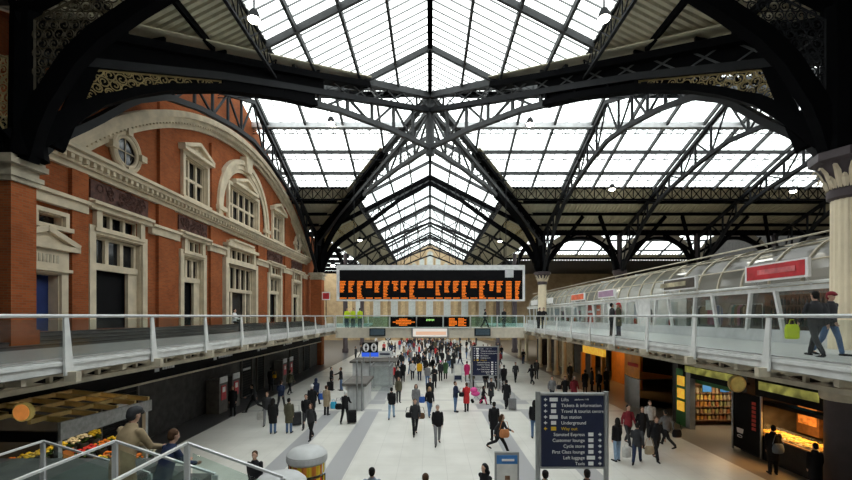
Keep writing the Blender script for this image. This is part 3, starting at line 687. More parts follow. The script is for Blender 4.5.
# upper windows
for i, ((a, b), cols, lab) in enumerate(zip(UPW, (3, 5, 3), ('tall pedimented upper window between round window and stone arch', 'wide pedimented upper window under the round stone arch', 'tall pedimented upper window beyond the round stone arch'))):
    r = root('window_%d' % (2 + i), lab, 'window', (a + b) / 2, Zr(6.9))
    m = MB(); surround(m, a, b, Zr(6.95), Zr(9.35), .24, .18); m.build('stone_surround', 'stone', r)
    m = MB(); pediment(m, a - .45 + (.9 if cols == 5 else 0), b + .45 - (.9 if cols == 5 else 0), Zr(9.55), .85, .42); m.build('pediment', 'stone', r)
    m = MB(); grid_frame(m, a, b, Zr(6.95), Zr(9.35), cols, 2, XW - .12, .17); m.build('frame', 'stone', r)
    pane(r, a, b, Zr(6.95), Zr(9.35), XW - .3)
for i, (y, w) in enumerate(((19.6, 'nearer'), (45.0, 'farther'))):
    r = root('window_%d' % (5 + i), f'round stone-ringed window in the {w} half of the gable', 'window', y, Zr(7.65))
    m = MB(); A = [2 * PI * q / 32 for q in range(32)]
    for R, d in ((.86, .26), (.68, .16)):
        pts = [(XW + .12, y + R * math.cos(q), Zr(7.65) + R * math.sin(q)) for q in A]
        m.tube(pts, .13 if R > .7 else .09, 8, closed=True)
    for q in range(4):
        a = q * PI / 2; c, s_ = math.cos(a), math.sin(a); m.beam((XW + .18, y + .75 * c, Zr(7.65) + .75 * s_), (XW + .18, y + 1.12 * c, Zr(7.65) + 1.12 * s_), .3, .36, up=(1, 0, 0))
    m.build('stone_ring', 'stone', r, smooth=True)
    m = MB(); m.prism([(XW + .02, y + .7 * math.cos(q), Zr(7.65) + .7 * math.sin(q)) for q in A], (.04, 0, 0)); m.build('pane', 'dark_glass', r)
    m = MB(); m.box(XW + .05, XW + .1, y - .02, y + .02, Zr(7.0), Zr(8.3)); m.box(XW + .05, XW + .1, y - .65, y + .65, Zr(7.63), Zr(7.67)); m.build('glazing_bar', 'stone', r)
# other enclosing walls
m = MB(); m.box(-26, 46, -8.4, -8, 0, Zr(17)); struct('wall_back', m, 'mid_wall', 'wall behind the viewer', 'wall')
m = MB(); m.box(46, 46.3, -8, 98, 0, Zr(9.9)); m.prism([(46, Y0, Zr(9.9)), (46, Y1, Zr(9.9)), (46, YM, Zr(16.5))], (.3, 0, 0)); m.prism([(46, 49, Zr(9.9)), (46, 75, Zr(9.9)), (46, 62, Zr(15))], (.3, 0, 0)); struct('wall_right', m, 'aisle_dark', 'dark wall closing the cross roof beyond the shops', 'wall')
m = MB(); m.box(-26.3, -26, -8, 98, 0, Zr(10)); m.box(-26, XW - .9, 7.6, 8, 0, Zr(10)); m.box(-26, XW - .9, 50.5, 50.9, 0, Zr(12)); struct('wall_left_aisle', m, 'beige_brick', 'buff brick wall of the aisle beyond the facade', 'wall')
m = MB(); m.box(13.6, 46, 12.7, 13.0, Zr(3.2), Zr(10.2)); m.box(13.9, 14.2, -8, 12.7, Zr(3.2), Zr(10.2)); m.box(-14.7, -14.3, -8, 13.0, 0, Zr(10.6)); m.box(12.9, 14.3, -8, 13.2, Zr(9.9), Zr(10.1)); m.box(-14.7, -12.9, -8, 13.4, Zr(9.9), Zr(10.1))
struct('wall_near', m, 'aisle_dark', 'dark walls either side of the viewer above the balconies', 'wall')
# end wall with gable windows
m = MB()
m.box(-26, 46, 98, 98.3, 0, Zr(10)); m.prism([(-13.3, 98, Zr(10)), (13.3, 98, Zr(10)), (0, 98, Zr(16.9))], (0, .3, 0))
struct('wall_end', m, 'beige_brick', 'buff brick gable wall closing the far end of the hall', 'wall')
wi = 7
for x, h, w, lab in ((0, 15.2, .75, 'centre'), (-1.9, 13.6, .62, 'second'), (1.9, 13.6, .62, 'fourth'), (-3.7, 12.4, .55, 'first'), (3.7, 12.4, .55, 'fifth')):
    r = thing('window_%d' % wi, f'tall arched pale window in the far gable, {lab} of five counted from the facade side', 'window', (x, 98, Zr(10.3)), kind='structure'); wi += 1
    z1 = Zr(h - w); prof = [(x - w, Zr(10.3)), (x + w, Zr(10.3))] + [(x + w * math.cos(PI * q / 8), z1 + w * math.sin(PI * q / 8)) for q in range(9)]
    m = MB(); m.prism([(a, 97.96, b) for a, b in prof], (0, .06, 0)); m.build('pane', 'pale_window', r)
    m = MB()
    for (a, b), (c, d) in zip(prof, prof[1:] + prof[:1]): m.beam((a, 97.9, b), (c, 97.9, d), .2, .22, up=(0, 1, 0))
    m.build('frame', 'stone', r)
for k in range(9):
    x = -16.5 + k * 4.1
    r = thing('window_%d' % wi, 'pale tall window in the far end wall, %s of nine counted from the facade side' % ('first', 'second', 'third', 'fourth', 'fifth', 'sixth', 'seventh', 'eighth', 'ninth')[k], 'window', (x, 98, 5.6), kind='structure'); wi += 1
    m = MB(); m.box(x - .75, x + .75, 97.93, 97.98, 5.4, 9.6); m.build('pane', 'pale_window', r)
    m = MB(); grid = [(x - .8, x - .7), (x - .06, x + .06), (x + .7, x + .8)]
    for a, b in grid: m.box(a, b, 97.86, 97.99, 5.3, 9.7)
    for z in (5.3, 6.8, 8.2, 9.6): m.box(x - .8, x + .8, 97.86, 97.99, z, z + .12)
    m.build('frame', 'white_steel', r)
for k in range(10):
    x = -18.6 + k * 4.1
    m = MB(); m.box(x - .5, x + .5, 97.5, 98, 0, Zr(8.5)); m.box(x - .65, x + .65, 97.4, 98, Zr(8.5), Zr(9)); struct('trim_%d' % (20 + k), m, 'beige_block', 'buff brick buttress on the far end wall, number %d of ten counted from the facade side' % (k + 1), 'trim')

# ================================================================== balconies
DZ = 4.6
XD = 8.2
def deck(sx, y0, y1, xo, label, mt):
    t = thing('balcony_deck', label, 'balcony', (sx * XD, (y0 + y1) / 2, DZ), kind='structure')
    m = MB(); a, b = sorted((sx * (XD + .1), sx * xo)); m.box(a, b, y0, y1, DZ - .25, DZ); m.build('slab', mt, t)
    m = MB(); a, b = sorted((sx * XD, sx * (XD + .18))); m.box(a, b, y0, y1, DZ - .22, DZ + .06); m.box(min(a, b) - (.04 if sx > 0 else 0), max(a, b) + (.04 if sx < 0 else 0), y0, y1, DZ - .05, DZ + .02); m.build('fascia', 'white_steel', t)
    m = MB(); xx = sx * (XD + .5)
    lattice(m, (xx, y0, DZ - .28), (xx, y1, DZ - .28), .26, int((y1 - y0) / 1.4), .12, .09)
    y = y0 + .3
    while y < y1:
        m.beam((sx * (XD + .1), y, DZ - .32), (sx * xo, y, DZ - .4), .12, .16); y += 2.82
    m.build('edge_lattice', 'cream_paint', t)
    m = MB(); a, b = sorted((sx * (XD + .3), sx * (XD + .62))); m.box(a, b, y0, y1, DZ - .02, DZ + .015); m.build('painted_edge_gap', 'black_paint', t)  # black strip stands in for the dark gap between slab and fascia
    return t
deck(-1, -3, 60, 14.3, 'balcony floor along the brick facade', 'deck_dark')
deck(1, -3, 62, 21.0, 'balcony floor in front of the glass-roofed shops', 'deck_floor')
def balustrade(sx, y0, step, n, label):
    t = thing('balustrade', label, 'railing', (sx * XD, y0, DZ), kind='thing'); x = sx * XD
    m = MB(); m.tube([(x, y0 - 1, E + .0), (x, y0 + step * (n - 1) + .3, E + .0)], .045, 10); m.build('handrail', 'rail_steel', t, smooth=True)
    m = MB(); m.box(x - .02, x + .02, y0 - 1, y0 + step * (n - 1), DZ + .08, DZ + .12); m.build('bottom_rail', 'rail_steel', t)
    for k in range(n):
        y = y0 + k * step
        m = MB(); m.beam((x - sx * .08, y, DZ - .28), (x, y, E - .02), .05, .24, up=(0, 1, 0), w2=.05, h2=.11)
        po = m.build('post', 'white_steel', t)
        m = MB(); m.box(*sorted((x - sx * .02, x - sx * .3)), y - .07, y + .07, DZ - .42, DZ - .2); m.build('post_bracket', 'cream_paint', po)
        if k < n - 1:
            m = MB(); m.box(x - .006, x + .006, y + .08, y + step - .08, DZ + .1, E - .08); m.build('glass_panel', 'clear_glass', t)
balustrade(-1, 9.45 - 2 * 2.93, 2.93, 12, 'glass balustrade with white posts along the facade balcony')
balustrade(1, 10.16 - 3 * 2.82, 2.82, 13, 'glass balustrade with white posts along the shop balcony')
# steps before the facade
m = MB()
for k in range(4): m.box(XW, XW + 1.75 - .4 * k, 8, 48.2, DZ + .12 * k, DZ + .12 * (k + 1) - .03)
t = thing('front_steps', 'long flight of dark stone steps below the facade doors', 'steps', (XW, 28, DZ), kind='thing')
m.build('step', 'step_stone', t)
for k in range(4): m = MB(); m.box(XW, XW + 1.78 - .4 * k, 8, 48.2, DZ + .12 * (k + 1) - .03, DZ + .12 * (k + 1)); m.build('tread', 'dark_wall', t)
# ================================================================== footbridge across the hall
YB = 36.6
t = thing('footbridge', 'pale footbridge crossing the hall below the departure board', 'bridge', (0, YB, DZ), kind='thing')
m = MB(); m.box(-XD, XD, YB, YB + 3.2, DZ - .3, DZ); m.build('walkway', 'deck_floor', t)
m = MB(); m.box(-XD, XD, YB - .1, YB, DZ - .85, DZ + .04); m.box(-XD, XD, YB + 3.2, YB + 3.3, DZ - .85, DZ + .04); m.build('fascia', 'bridge_cream', t)
for yy in (YB - .05, YB + 3.25):
    m = MB(); m.tube([(-XD, yy, E + .02), (XD, yy, E + .02)], .05, 8); m.build('handrail', 'rail_steel', t)
    for k in range(8):
        x = -XD + 2.343 * k; m = MB(); m.box(x - .05, x + .05, yy - .04, yy + .04, DZ - .2, E); m.build('post', 'white_steel', t)
        if k < 7: m = MB(); m.box(x + .06, x + 2.28, yy - .006, yy + .006, DZ + .08, E - .06); m.build('glass_panel', 'green_glass', t)
# three led screens on the bridge rail
for x0, colr, lab, kind_ in ((-3.42, 'led_orange', 'black screen with rounded orange lettering on the footbridge rail', 0), (-1.12, 'led_green', 'black screen with small green lettering on the footbridge rail', 1), (1.2, 'led_orange', 'black screen with blocks of orange text on the footbridge rail', 2)):
    t = thing('led_screen', lab, 'screen', (x0 + 1.1, YB - .2, DZ + .1), 'screens on the footbridge', kind='thing')
    m = MB(); m.box(x0, x0 + 2.2, YB - .24, YB - .12, DZ + .1, E - .08); m.build('case', 'board_black', t)
    m = MB(); rnd = random.Random(int(x0 * 10)); yq = YB - .25
    if kind_ == 0:
        for j in range(5):
            w = (.35, .62, .9, .62, .35)[j]; x = -w
            while x < w: m.box(x0 + 1.1 + x, x0 + 1.1 + x + .1, yq, yq + .02, DZ + .22 + j * .13, DZ + .31 + j * .13); x += .12
    elif kind_ == 1:
        for j in range(6): m.box(x0 + .8 + j * .12, x0 + .88 + j * .12, yq, yq + .02, DZ + .62 + .03 * (j % 2), DZ + .78)
    else:
        for c in range(2):
            for j in range(6):
                x = 0; w = rnd.choice((.5, .65, .7, .42))
                while x < w: m.box(x0 + .45 + c * .8 + x, x0 + .53 + c * .8 + x, yq, yq + .02, DZ + .18 + j * .12, DZ + .27 + j * .12); x += .1
    m.build('lettering', colr, t)
# monitors and advert under the bridge
for px, lab in ((377.5, 'small black monitor hung under the footbridge beside the round toilet signs'), (482.5, 'small black monitor hung under the footbridge above the farther direction sign')):
    x = XA(px, YB - .5); t = thing('monitor', lab, 'monitor', (x, YB - .5, 3.7), kind='thing')
    m = MB(); m.box(x - .68, x + .68, YB - .6, YB - .4, ZA(336, 36.1), ZA(328.3, 36.1)); cs = m.build('case', 'black_paint', t)
    m = MB(); m.box(x - .6, x + .6, YB - .61, YB - .6, ZA(335, 36.1), ZA(329, 36.1)); m.build('screen', 'screen_glow', cs)
    m = MB(); m.box(x - .05, x + .05, YB - .55, YB - .45, ZA(329, 36.1), DZ - .2); m.build('hanger', 'black_paint', t)
t = thing('advert_lightbox', 'long peach and white backlit advert hung under the footbridge', 'advert', (0, YB - .5, 3.7), kind='thing')
m = MB(); m.box(XA(411.5, 36.1), XA(448.5, 36.1), YB - .65, YB - .35, ZA(337.5, 36.1), ZA(327.5, 36.1)); m.build('case', 'brushed_grey', t)
m = MB(); m.box(XA(413, 36.1), XA(447, 36.1), YB - .66, YB - .65, ZA(336.5, 36.1), ZA(328.5, 36.1)); po = m.build('poster', 'banner_white', t)
m = MB(); m.box(XA(416, 36.1), XA(446, 36.1), YB - .67, YB - .66, ZA(334.8, 36.1), ZA(331.5, 36.1)); m.build('printed_band', 'banner_glow', po)
# ================================================================== departure board
YD = 34.0
t = thing('departure_board', 'huge black departure board of orange train columns in a white frame', 'departure board', (0, YD, ZA(300, YD)), kind='thing')
bx0, bx1, bz0, bz1 = XA(336.5, YD), XA(525, YD), ZA(301, YD), ZA(265, YD)
m = MB(); m.box(bx0, bx1, YD, YD + .6, bz0, bz1); m.build('cabinet', 'board_white', t)
m = MB(); m.box(XA(339.5, YD), XA(522.5, YD), YD - .01, YD + .05, ZA(299.3, YD), ZA(270, YD)); disp = m.build('display', 'board_black', t)
m = MB(); m.box(XA(505, YD), XA(513.5, YD), YD - .03, YD - .01, ZA(277.5, YD), ZA(269, YD)); m.build('notice', 'light_grey', t)
m = MB()
for x in (-6.2, -2.1, 2.1, 6.2): m.tube([(x, YD + .3, bz1), (x, YD + .3, ZR - KN * abs(x) - .4)], .03, 6); 
m.build('hanger_rod', 'dark_steel', t)
HGT = [11, 11, 14.5, 7, 11, 15.5, 9, 11, 15, 6.5, 6.5, 14, 11.5, 11, 14.5, 6.5, 16, 9, 11.5, 15.5, 17.5]
for c in range(21):
    px0 = 339.8 + 8.72 * c; rnd = random.Random(c); m = MB(); wide = 6.1
    if c == 19: px0 += .5; wide = 5.6
    if c == 20: px0 += 1; wide = 5.2
    y = 281.2; j = 0; hh = HGT[c] + (2 if c == 19 else 0)
    while y < 281.2 + hh:
        w = wide if j < 1 or c in (9, 10, 3, 15, 19) else (wide * .85 if j < 3 else wide * rnd.choice((.45, .55, .62, .7)))
        ind = wide * .25 if (c in (6, 17) and j > 1) else 0
        x = px0 + ind
        while x < px0 + min(w + ind, wide):
            lw = rnd.choice((.5, .7, .9)); m.box(XA(x, YD), XA(min(x + lw, px0 + wide), YD), YD - .025, YD - .01, ZA(y + .95, YD), ZA(y, YD)); x += lw + .18
        y += 1.45; j += 1
    col = m.build('train_lettering', 'led_orange', disp)
    if c < 19:
        x = px0; m = MB()
        while x < px0 + wide: m.box(XA(x, YD), XA(x + .8, YD), YD - .025, YD - .01, ZA(298.6, YD), ZA(297.6, YD)); x += .98
        m.build('status_lettering', 'led_orange', disp)
# small red sign and lamps beside the brick pier
x, y = XA(326, 48), 48.0
t = thing('wall_sign', 'small red and white square sign beside the far brick pier', 'sign', (x, y, ZA(301, y)), kind='thing')
m = MB(); m.box(x - .45, x + .45, y, y + .1, ZA(300, y), ZA(292, y)); m.build('panel', 'white_print', t)
m = MB(); m.box(x - .36, x + .36, y - .02, y, ZA(299, y), ZA(293, y)); m.build('face', 'red_sign', t)
m = MB(); m.box(x - .04, x + .04, y + .02, y + .08, ZA(318, y), ZA(300, y)); m.build('pole', 'black_paint', t)
# floodlights
def flood(px, py, Y, label, s=.32):
    x, z = XA(px, Y), ZA(py, Y)
    t = thing('floodlight', label, 'floodlight', (x, Y, z), 'floodlights in the roof', kind='thing')
    m = MB(); m.lathe([(s * .5, z + s * 1.3), (s * .7, z + s * .9), (s, z), (s * 1.05, z - .03), (s * .9, z)], x, Y, 16); hs = m.build('housing', 'dark_steel', t, smooth=True)
    m = MB(); m.ell((x, Y, z - .02), (s * .85, s * .85, s * .5), 12, 8); m.build('bulb', 'lamp_glow', hs, smooth=True)
    m = MB(); m.tube([(x, Y, z + s * 1.2), (x, Y, z + s * 1.2 + .9)], .04, 6); m.build('stem', 'dark_steel', t)
for px, py, Y, lab, s in ((331, 123, 33.2, 'round floodlight under the pale walkway beam on the facade side', .34), (530, 124, 33.2, 'round floodlight under the pale walkway beam on the shop side', .34),
                       (612, 189, 40.6, 'round floodlight on the girder over the shops, nearer the hall', .34), (793, 191, 40.6, 'round floodlight on the girder over the shops, deep in the side bay', .34),
                       (254, 19, 16.2, 'bright floodlight on the roof girder above the brick facade', .26), (604, 18, 16.2, 'bright floodlight on the roof girder above the shop side', .26),
                       (360, 240, 52, 'small lamp under the roof girder past the far brick pier', .3), (500, 241, 52, 'small lamp under the roof girder past the far cream column', .3), (333, 265, 50, 'small lamp beside the post of the far brick pier', .3)):
    flood(px, py, Y, lab, s)
# ================================================================== glass-roofed shops on the balcony
XS = 13.95; YA0, YA1 = 14.3, 60.0
t = thing('shop_arcade', 'long row of glass-fronted shops under a curved glass roof', 'shop front', (XS, 37, DZ), kind='thing')
m = MB(); m.box(XS, XS + .12, YA0, YA1, DZ, DZ + .5); m.build('plinth', 'light_grey', t)
m = MB(); m.box(XS - .05, XS + .2, YA0, YA1, Zr(.98), Zr(1.14)); m.tube([(XS - .1, YA0, Zr(1.24)), (XS - .1, YA1, Zr(1.24))], .06, 8); m.build('gutter_beam', 'white_steel', t)
RVA = 2.0
vp = lambda a: (XS + .1 + RVA * (1 - math.cos(a)), Zr(1.12) + RVA * math.sin(a))
AA = [PI / 2 * i / 10 for i in range(11)]
m = MB()
for a, b in zip(AA, AA[1:]):
    (x1, z1), (x2, z2) = vp(a), vp(b); m.quad((x1, YA0, z1), (x1, YA1, z1), (x2, YA1, z2), (x2, YA0, z2))
m.build('vault_glazing', 'vault_glass', t, smooth=True)
y = YA0
while y < YA1:
    m = MB(); m.sweep([(vp(a)[0], y, vp(a)[1]) for a in AA], (0, 1, 0), .09, .12); m.build('vault_rib', 'cream_paint', t, smooth=True); y += 1.55
m = MB()
for a in (0, PI / 6, PI / 3, PI / 2): x1, z1 = vp(a); m.tube([(x1 - .06, YA0, z1), (x1 - .06, YA1, z1)], .035 if 0 < a < 1.5 else .06, 6)
m.tube([(XS + .75, YA0, Zr(1.12) + 2.02), (XS + .75, YA1, Zr(1.12) + 2.02)], .04, 6); m.build('vault_purlin', 'cream_paint', t)
m = MB(); m.box(XS + 2.1, 21.2, YA0 - 1, YA1, Zr(3.05), Zr(3.2)); m.build('flat_roof', 'cream_paint', t)
m = MB(); m.box(XS + .05, XS + .07, YA0, YA1, DZ + .5, Zr(1.0)); m.build('shop_window', 'shop_glass', t)
y = YA0 + .4; k = 0
while y < YA1:
    m = MB(); dy = .3 if k % 2 else -.3
    m.beam((XS + .02, y, DZ + .45), (XS - .05, y + dy, Zr(1.0)), .12, .14, up=(1, 0, 0)); m.build('raking_post', 'white_steel', t); y += 1.9; k += 1
m = MB(); m.box(21.0, 21.2, YA0 - 1, YA1, DZ, Zr(3.1)); m.build('rear_wall', 'light_grey', t)
for yy in (13.3, 18.6, 24.9, 31.2, 37.5, 43.8, 50, 56): m = MB(); m.box(15.3, 21, yy, yy + .15, DZ, Zr(3.1)); m.build('party_wall', 'white_steel' if yy > 25 else 'mid_wall', t)
m = MB(); m.box(XS - .02, XS + .03, 26.6, 28.2, DZ + .4, Zr(1.0)); m.build('blank_panel', 'white_steel', t)
m = MB(); m.box(XS - .02, XS + .03, 32.0, 32.9, DZ + .4, Zr(1.0)); m.build('blank_panel', 'white_steel', t)
def ysx(px, X): return X * F / (px - 430.0)
def fascia_sign(p0, p1, z0, z1, face, label, lean=.25):
    x = XS - .42; a, b = ysx(p1, x), ysx(p0, x)
    t = thing('shop_sign', label, 'shop sign', (x, (a + b) / 2, Zr(z0)), kind='thing')
    m = MB(); m.prism([(x, a, Zr(z0)), (x, b, Zr(z0)), (x - .0, b, Zr(z1)), (x - .0, a, Zr(z1))], (.12, 0, 0)); m.build('frame', 'white_print', t)
    m = MB(); m.box(x - .02, x, a + .12, b - .12, Zr(z0) + .07, Zr(z1) - .07); m.build('face', face, t)
    m = MB()
    for y in (a + .3, b - .3): m.beam((x + .1, y, Zr(z0) + .2), (XS, y, Zr(1.1)), .05, .05)
    m.build('bracket', 'white_steel', t)
    return t, x, a, b
MT['blue_soft'] = mat('blue_soft', (.38, .47, .55), .6)
def blurred(t, x, a, b, z0, z1, mt):
    m = MB(); m.box(x - .03, x - .02, a, b, z0, z1); m.build('blurred_lettering', mt, t)
MT['red_soft'] = mat('red_soft', (.62, .16, .17), .5, var=.35, scale=2.5)
t, x, a, b = fascia_sign(745, 808, 1.42, 2.12, 'red_sign', 'large red shop sign in a white frame on the glass shop fronts'); blurred(t, x, a + .5, b - .7, Zr(1.68), Zr(1.88), 'red_soft')
fascia_sign(663, 696, 1.42, 2.06, 'dark_ad_sign', 'dark shop sign with cream blur in a white frame on the glass shop fronts')
MT['cream_soft'] = mat('cream_soft', (.45, .40, .27), .5, var=.6, scale=2.0)
t, x, a, b = fascia_sign(598, 614, 1.42, 2.0, 'purple_sign', 'pale purple shop sign on the glass shop fronts')
fascia_sign(571, 584, 1.42, 2.05, 'orange_sign', 'orange red shop sign on the glass shop fronts')
fascia_sign(545, 552, 1.42, 2.05, 'white_print', 'small white shop sign past the orange one')
fascia_sign(531, 537, 1.42, 2.05, 'white_print', 'small white shop sign at the far end of the glass shop fronts')
s = [o for o in COL.objects if o.get('label', '').startswith('dark shop sign')][0]
m = MB(); m.box(XS - .46, XS - .44, 22.2, 24.6, Zr(1.62), Zr(1.86)); m.build('blurred_lettering', 'cream_soft', s)
# things seen in the shop windows
def poster(y0, y1, z0, z1, mt, label, X=XS + .16, parts=True):
    t = thing('window_poster', label, 'poster', (X, (y0 + y1) / 2, Zr(z0)), 'posters in the upper shop windows', kind='thing')
    m = MB(); m.box(X, X + .03, y0, y1, Zr(z0), Zr(z1)); m.build('sheet', mt, t)
    m = MB(); h = z1 - z0; m.box(X - .01, X, y0 + .12, y1 - .12, Zr(z0 + h * .55), Zr(z0 + h * .68)); m.build('printed_band', 'white_print', t)
poster(36.2, 37.6, -.55, .95, 'red_poster', 'tall red poster in the shop window below the orange red sign'); poster(34.8, 35.6, -.1, .9, 'orange_sign', 'shorter orange poster in the shop window beside the tall red one')
poster(38.4, 39.2, -.5, .9, 'paper', 'tall white poster in the shop window past the red ones'); poster(31.0, 31.8, .2, .8, 'red_poster', 'small red poster high in the shop window beyond the couple')
poster(21.0, 21.5, .3, .8, 'paper', 'white notice in the shop window under the dark sign')
SHX = 16.2
for k, (y0, y1, c, w) in enumerate(((25.2, 26.2, 'paper', 'beside the blank white panel'), (28.6, 29.2, 'paper', 'just past the blank white panel'), (29.6, 30.6, 'blue_soft', 'by the couple on the balcony'), (39.6, 41.0, 'paper', 'past the red posters'), (42.2, 43.2, 'blue_soft', 'deep along the arcade'), (44.4, 46.0, 'paper', 'near the far cream column'), (48.0, 50.0, 'blue_soft', 'behind the far cream column'), (52, 55, 'paper', 'at the far end of the arcade'))):
    t = thing('display_stand', f'pale display stand in the upper shop window {w}', 'display stand', (14.7, (y0 + y1) / 2, DZ), kind='thing')
    m = MB(); m.box(14.55, 14.95, y0, y1, DZ, DZ + .5); m.build('plinth', 'light_grey', t)
    m = MB(); m.box(14.85, 14.9, y0, y1, DZ + .5, DZ + 1.9); m.build('back_card', c, t)
    for q in range(3): m = MB(); yy = y0 + (y1 - y0) * (q + .5) / 3; m.ering([(14.7, yy, DZ + .5, .08, .08), (14.7, yy, DZ + .75, .1, .1), (14.7, yy, DZ + .9, .03, .03)], 8); m.build('vase', ('wood', 'red_poster', 'white_print')[q], t)
def unit(y0, y1, label, n=4, X=SHX, z0=DZ, zt=2.1, mt='wood', d=.4):
    t = thing('shelf_unit', label, 'shelves', (X, (y0 + y1) / 2, z0), kind='thing')
    m = MB(); m.box(X + d, X + d + .05, y0, y1, z0, z0 + zt); m.box(X, X + d, y0, y0 + .05, z0, z0 + zt); m.box(X, X + d, y1 - .05, y1, z0, z0 + zt); m.build('carcass', mt, t)
    for k in range(n): m = MB(); z = z0 + .15 + k * (zt - .2) / n; m.box(X, X + d, y0, y1, z, z + .04); m.build('shelf', mt, t)
    return [z0 + .19 + k * (zt - .2) / n for k in range(n)]
zs_ = unit(15.6, 18.5, 'dark shelves of bottles in the shop behind the large red sign', 4, X=14.75, zt=1.95, mt='wood')
def bottle_proto():
    m = MB(); m.lathe([(.04, 0), (.045, .02), (.045, .2), (.016, .27), (.016, .33), (.018, .33)], 0, 0, 8); return m.mesh('bottle', True)
bm_ = bottle_proto(); bm_.materials.append(mat('bottle_glass', (.02, .03, .015), .15))
def put(me, name, loc, label, cat, group, m_=None, s=None, rz=0):
    o = bpy.data.objects.new(name, me); COL.objects.link(o); o.location = loc; o.rotation_euler = (0, 0, rz)
    if s: o.scale = s if isinstance(s, tuple) else (s,) * 3
    if m_: o.material_slots[0].link = 'OBJECT'; o.material_slots[0].material = MT[m_] if isinstance(m_, str) else m_
    return tag(o, label, cat, group)
for z in zs_[1:4]:
    for k in range(16): put(bm_, 'bottle', (14.9, 15.75 + k * .17, z), 'dark bottle standing on the shelves behind the large red sign', 'bottle', 'bottles in the upper shop')
# garment racks
gm = MB(); gm.ering([(0, 0, 0, .05, .2), (0, 0, .5, .05, .22), (0, 0, .85, .05, .2), (0, 0, 1.0, .03, .06)], 10); gme = gm.mesh('garment', True); gme.materials.append(MT['black_paint'])
gcols = [mat('cloth%d' % i, c, .8) for i, c in enumerate(((.03, .03, .035), (.4, .05, .12), (.08, .12, .25), (.5, .48, .45), (.5, .2, .3), (.1, .25, .25), (.02, .02, .02), (.25, .2, .12)))]
for ri, (y0, y1, lab) in enumerate(((19.2, 21.2, 'under the gap between red and dark signs'), (22, 24.4, 'behind the dark sign'), (29, 30.8, 'past the blank white panel'), (33.2, 34.4, 'beside the orange poster'), (41, 43.4, 'deep along the arcade'), (46, 49, 'near the far end of the arcade'))):
    X = 15.2
    t = thing('garment_rail', f'clothes rail in the shop window {lab}', 'clothes rail', (X, (y0 + y1) / 2, DZ), kind='thing')
    m = MB(); m.tube([(X, y0, DZ + 1.6), (X, y1, DZ + 1.6)], .02, 6); m.build('rail', 'rail_steel', t)
    for y in (y0, y1): m = MB(); m.tube([(X, y, DZ), (X, y, DZ + 1.6)], .02, 6); m.build('upright', 'rail_steel', t)
    n = int((y1 - y0) / .2); rnd = random.Random(ri)
    for k in range(n): put(gme, 'garment', (X, y0 + .1 + k * .2, DZ + .6), f'hanging garment on the clothes rail {lab}', 'garment', 'garments on the rail ' + lab, rnd.choice(gcols), rz=PI / 2)
# strip lights of the upper shops
for k, y in enumerate((16.4, 21.6, 28, 34, 40.5, 47, 53)):
    t = MB(); t.box(17.2, 17.4, y - 1.2, y + 1.2, Zr(2.85), Zr(2.92)); o = t.build('strip_light', 'shop_tube'); tag(o, 'white strip light on the ceiling of the upper shops, %s from the viewer' % ('first', 'second', 'third', 'fourth', 'fifth', 'sixth', 'seventh')[k], 'light', 'upper shop strip lights')
# ================================================================== shops below the balcony, shop side
XB = 13.1
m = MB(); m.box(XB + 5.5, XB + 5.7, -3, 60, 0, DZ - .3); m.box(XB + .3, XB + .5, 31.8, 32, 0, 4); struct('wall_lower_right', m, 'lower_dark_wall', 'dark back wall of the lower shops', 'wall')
def lower_sign(p0, p1, zc, h, label, face, X=XB - .15):
    a, b = ysx(p1, X), ysx(p0, X)
    t = thing('shop_fascia', label, 'shop sign', (X, (a + b) / 2, zc), kind='thing')
    m = MB(); m.box(X, X + .3, a - .1, b + .1, zc - h, zc + h); m.build('board', 'black_paint', t)
    m = MB(); m.box(X - .02, X, a + .1, b - .1, zc - h * .38, zc + h * .38); m.build('blurred_lettering', face, t)
    return a, b
a1, b1 = lower_sign(757, 822, 2.92, .42, 'black shop fascia with yellow lettering over the glowing food counter', 'sign_lime')
a2, b2 = lower_sign(684, 735, 2.98, .42, 'dark green fascia with lime lettering over the snack shop', 'sign_lime')
# partitions
for y0, y1, lab in ((17.35, 17.7, 'black panelled partition between food counter and snack shop'), (12.9, 13.6, 'black partition beside the food counter'), (22.2, 22.7, 'black partition past the snack shop')):
    m = MB(); m.box(XB, XB + 5.5, y0, y1, 0, 4.2); tag(m.build('partition', 'lower_dark_wall'), lab, 'partition', kind='structure')
t = thing('door_panel', 'tall black panel with vertical red lettering beside the round yellow sign', 'panel', (XB, 17.0, 0), kind='thing')
m = MB(); m.box(XB - .1, XB, 16.5, 18.0, 0.1, 2.45); m.build('panel', 'black_paint', t)
m = MB(); 
for k in range(7): m.box(XB - .12, XB - .1, 16.75, 16.95, 1.05 + k * .17, 1.17 + k * .17)
m.build('lettering', 'red_poster', t)
m = MB(); m.ering([(XB - .11, 17.6, .75, .01, .16), (XB - .11, 17.6, .95, .01, .2)], 12); m.tube([(XB - .12, 17.6 + .13 * math.cos(q * .5), .62 + .05 * math.sin(q * .5)) for q in range(13)], .015, 5); m.build('cup_print', 'white_print', t)
m = MB(); m.box(XB - .14, XB - .08, 17.98, 18.06, 0, 2.5); m.box(XB - .14, XB - .08, 16.44, 16.5, 0, 2.5); m.build('edge_trim', 'brushed_grey', t)
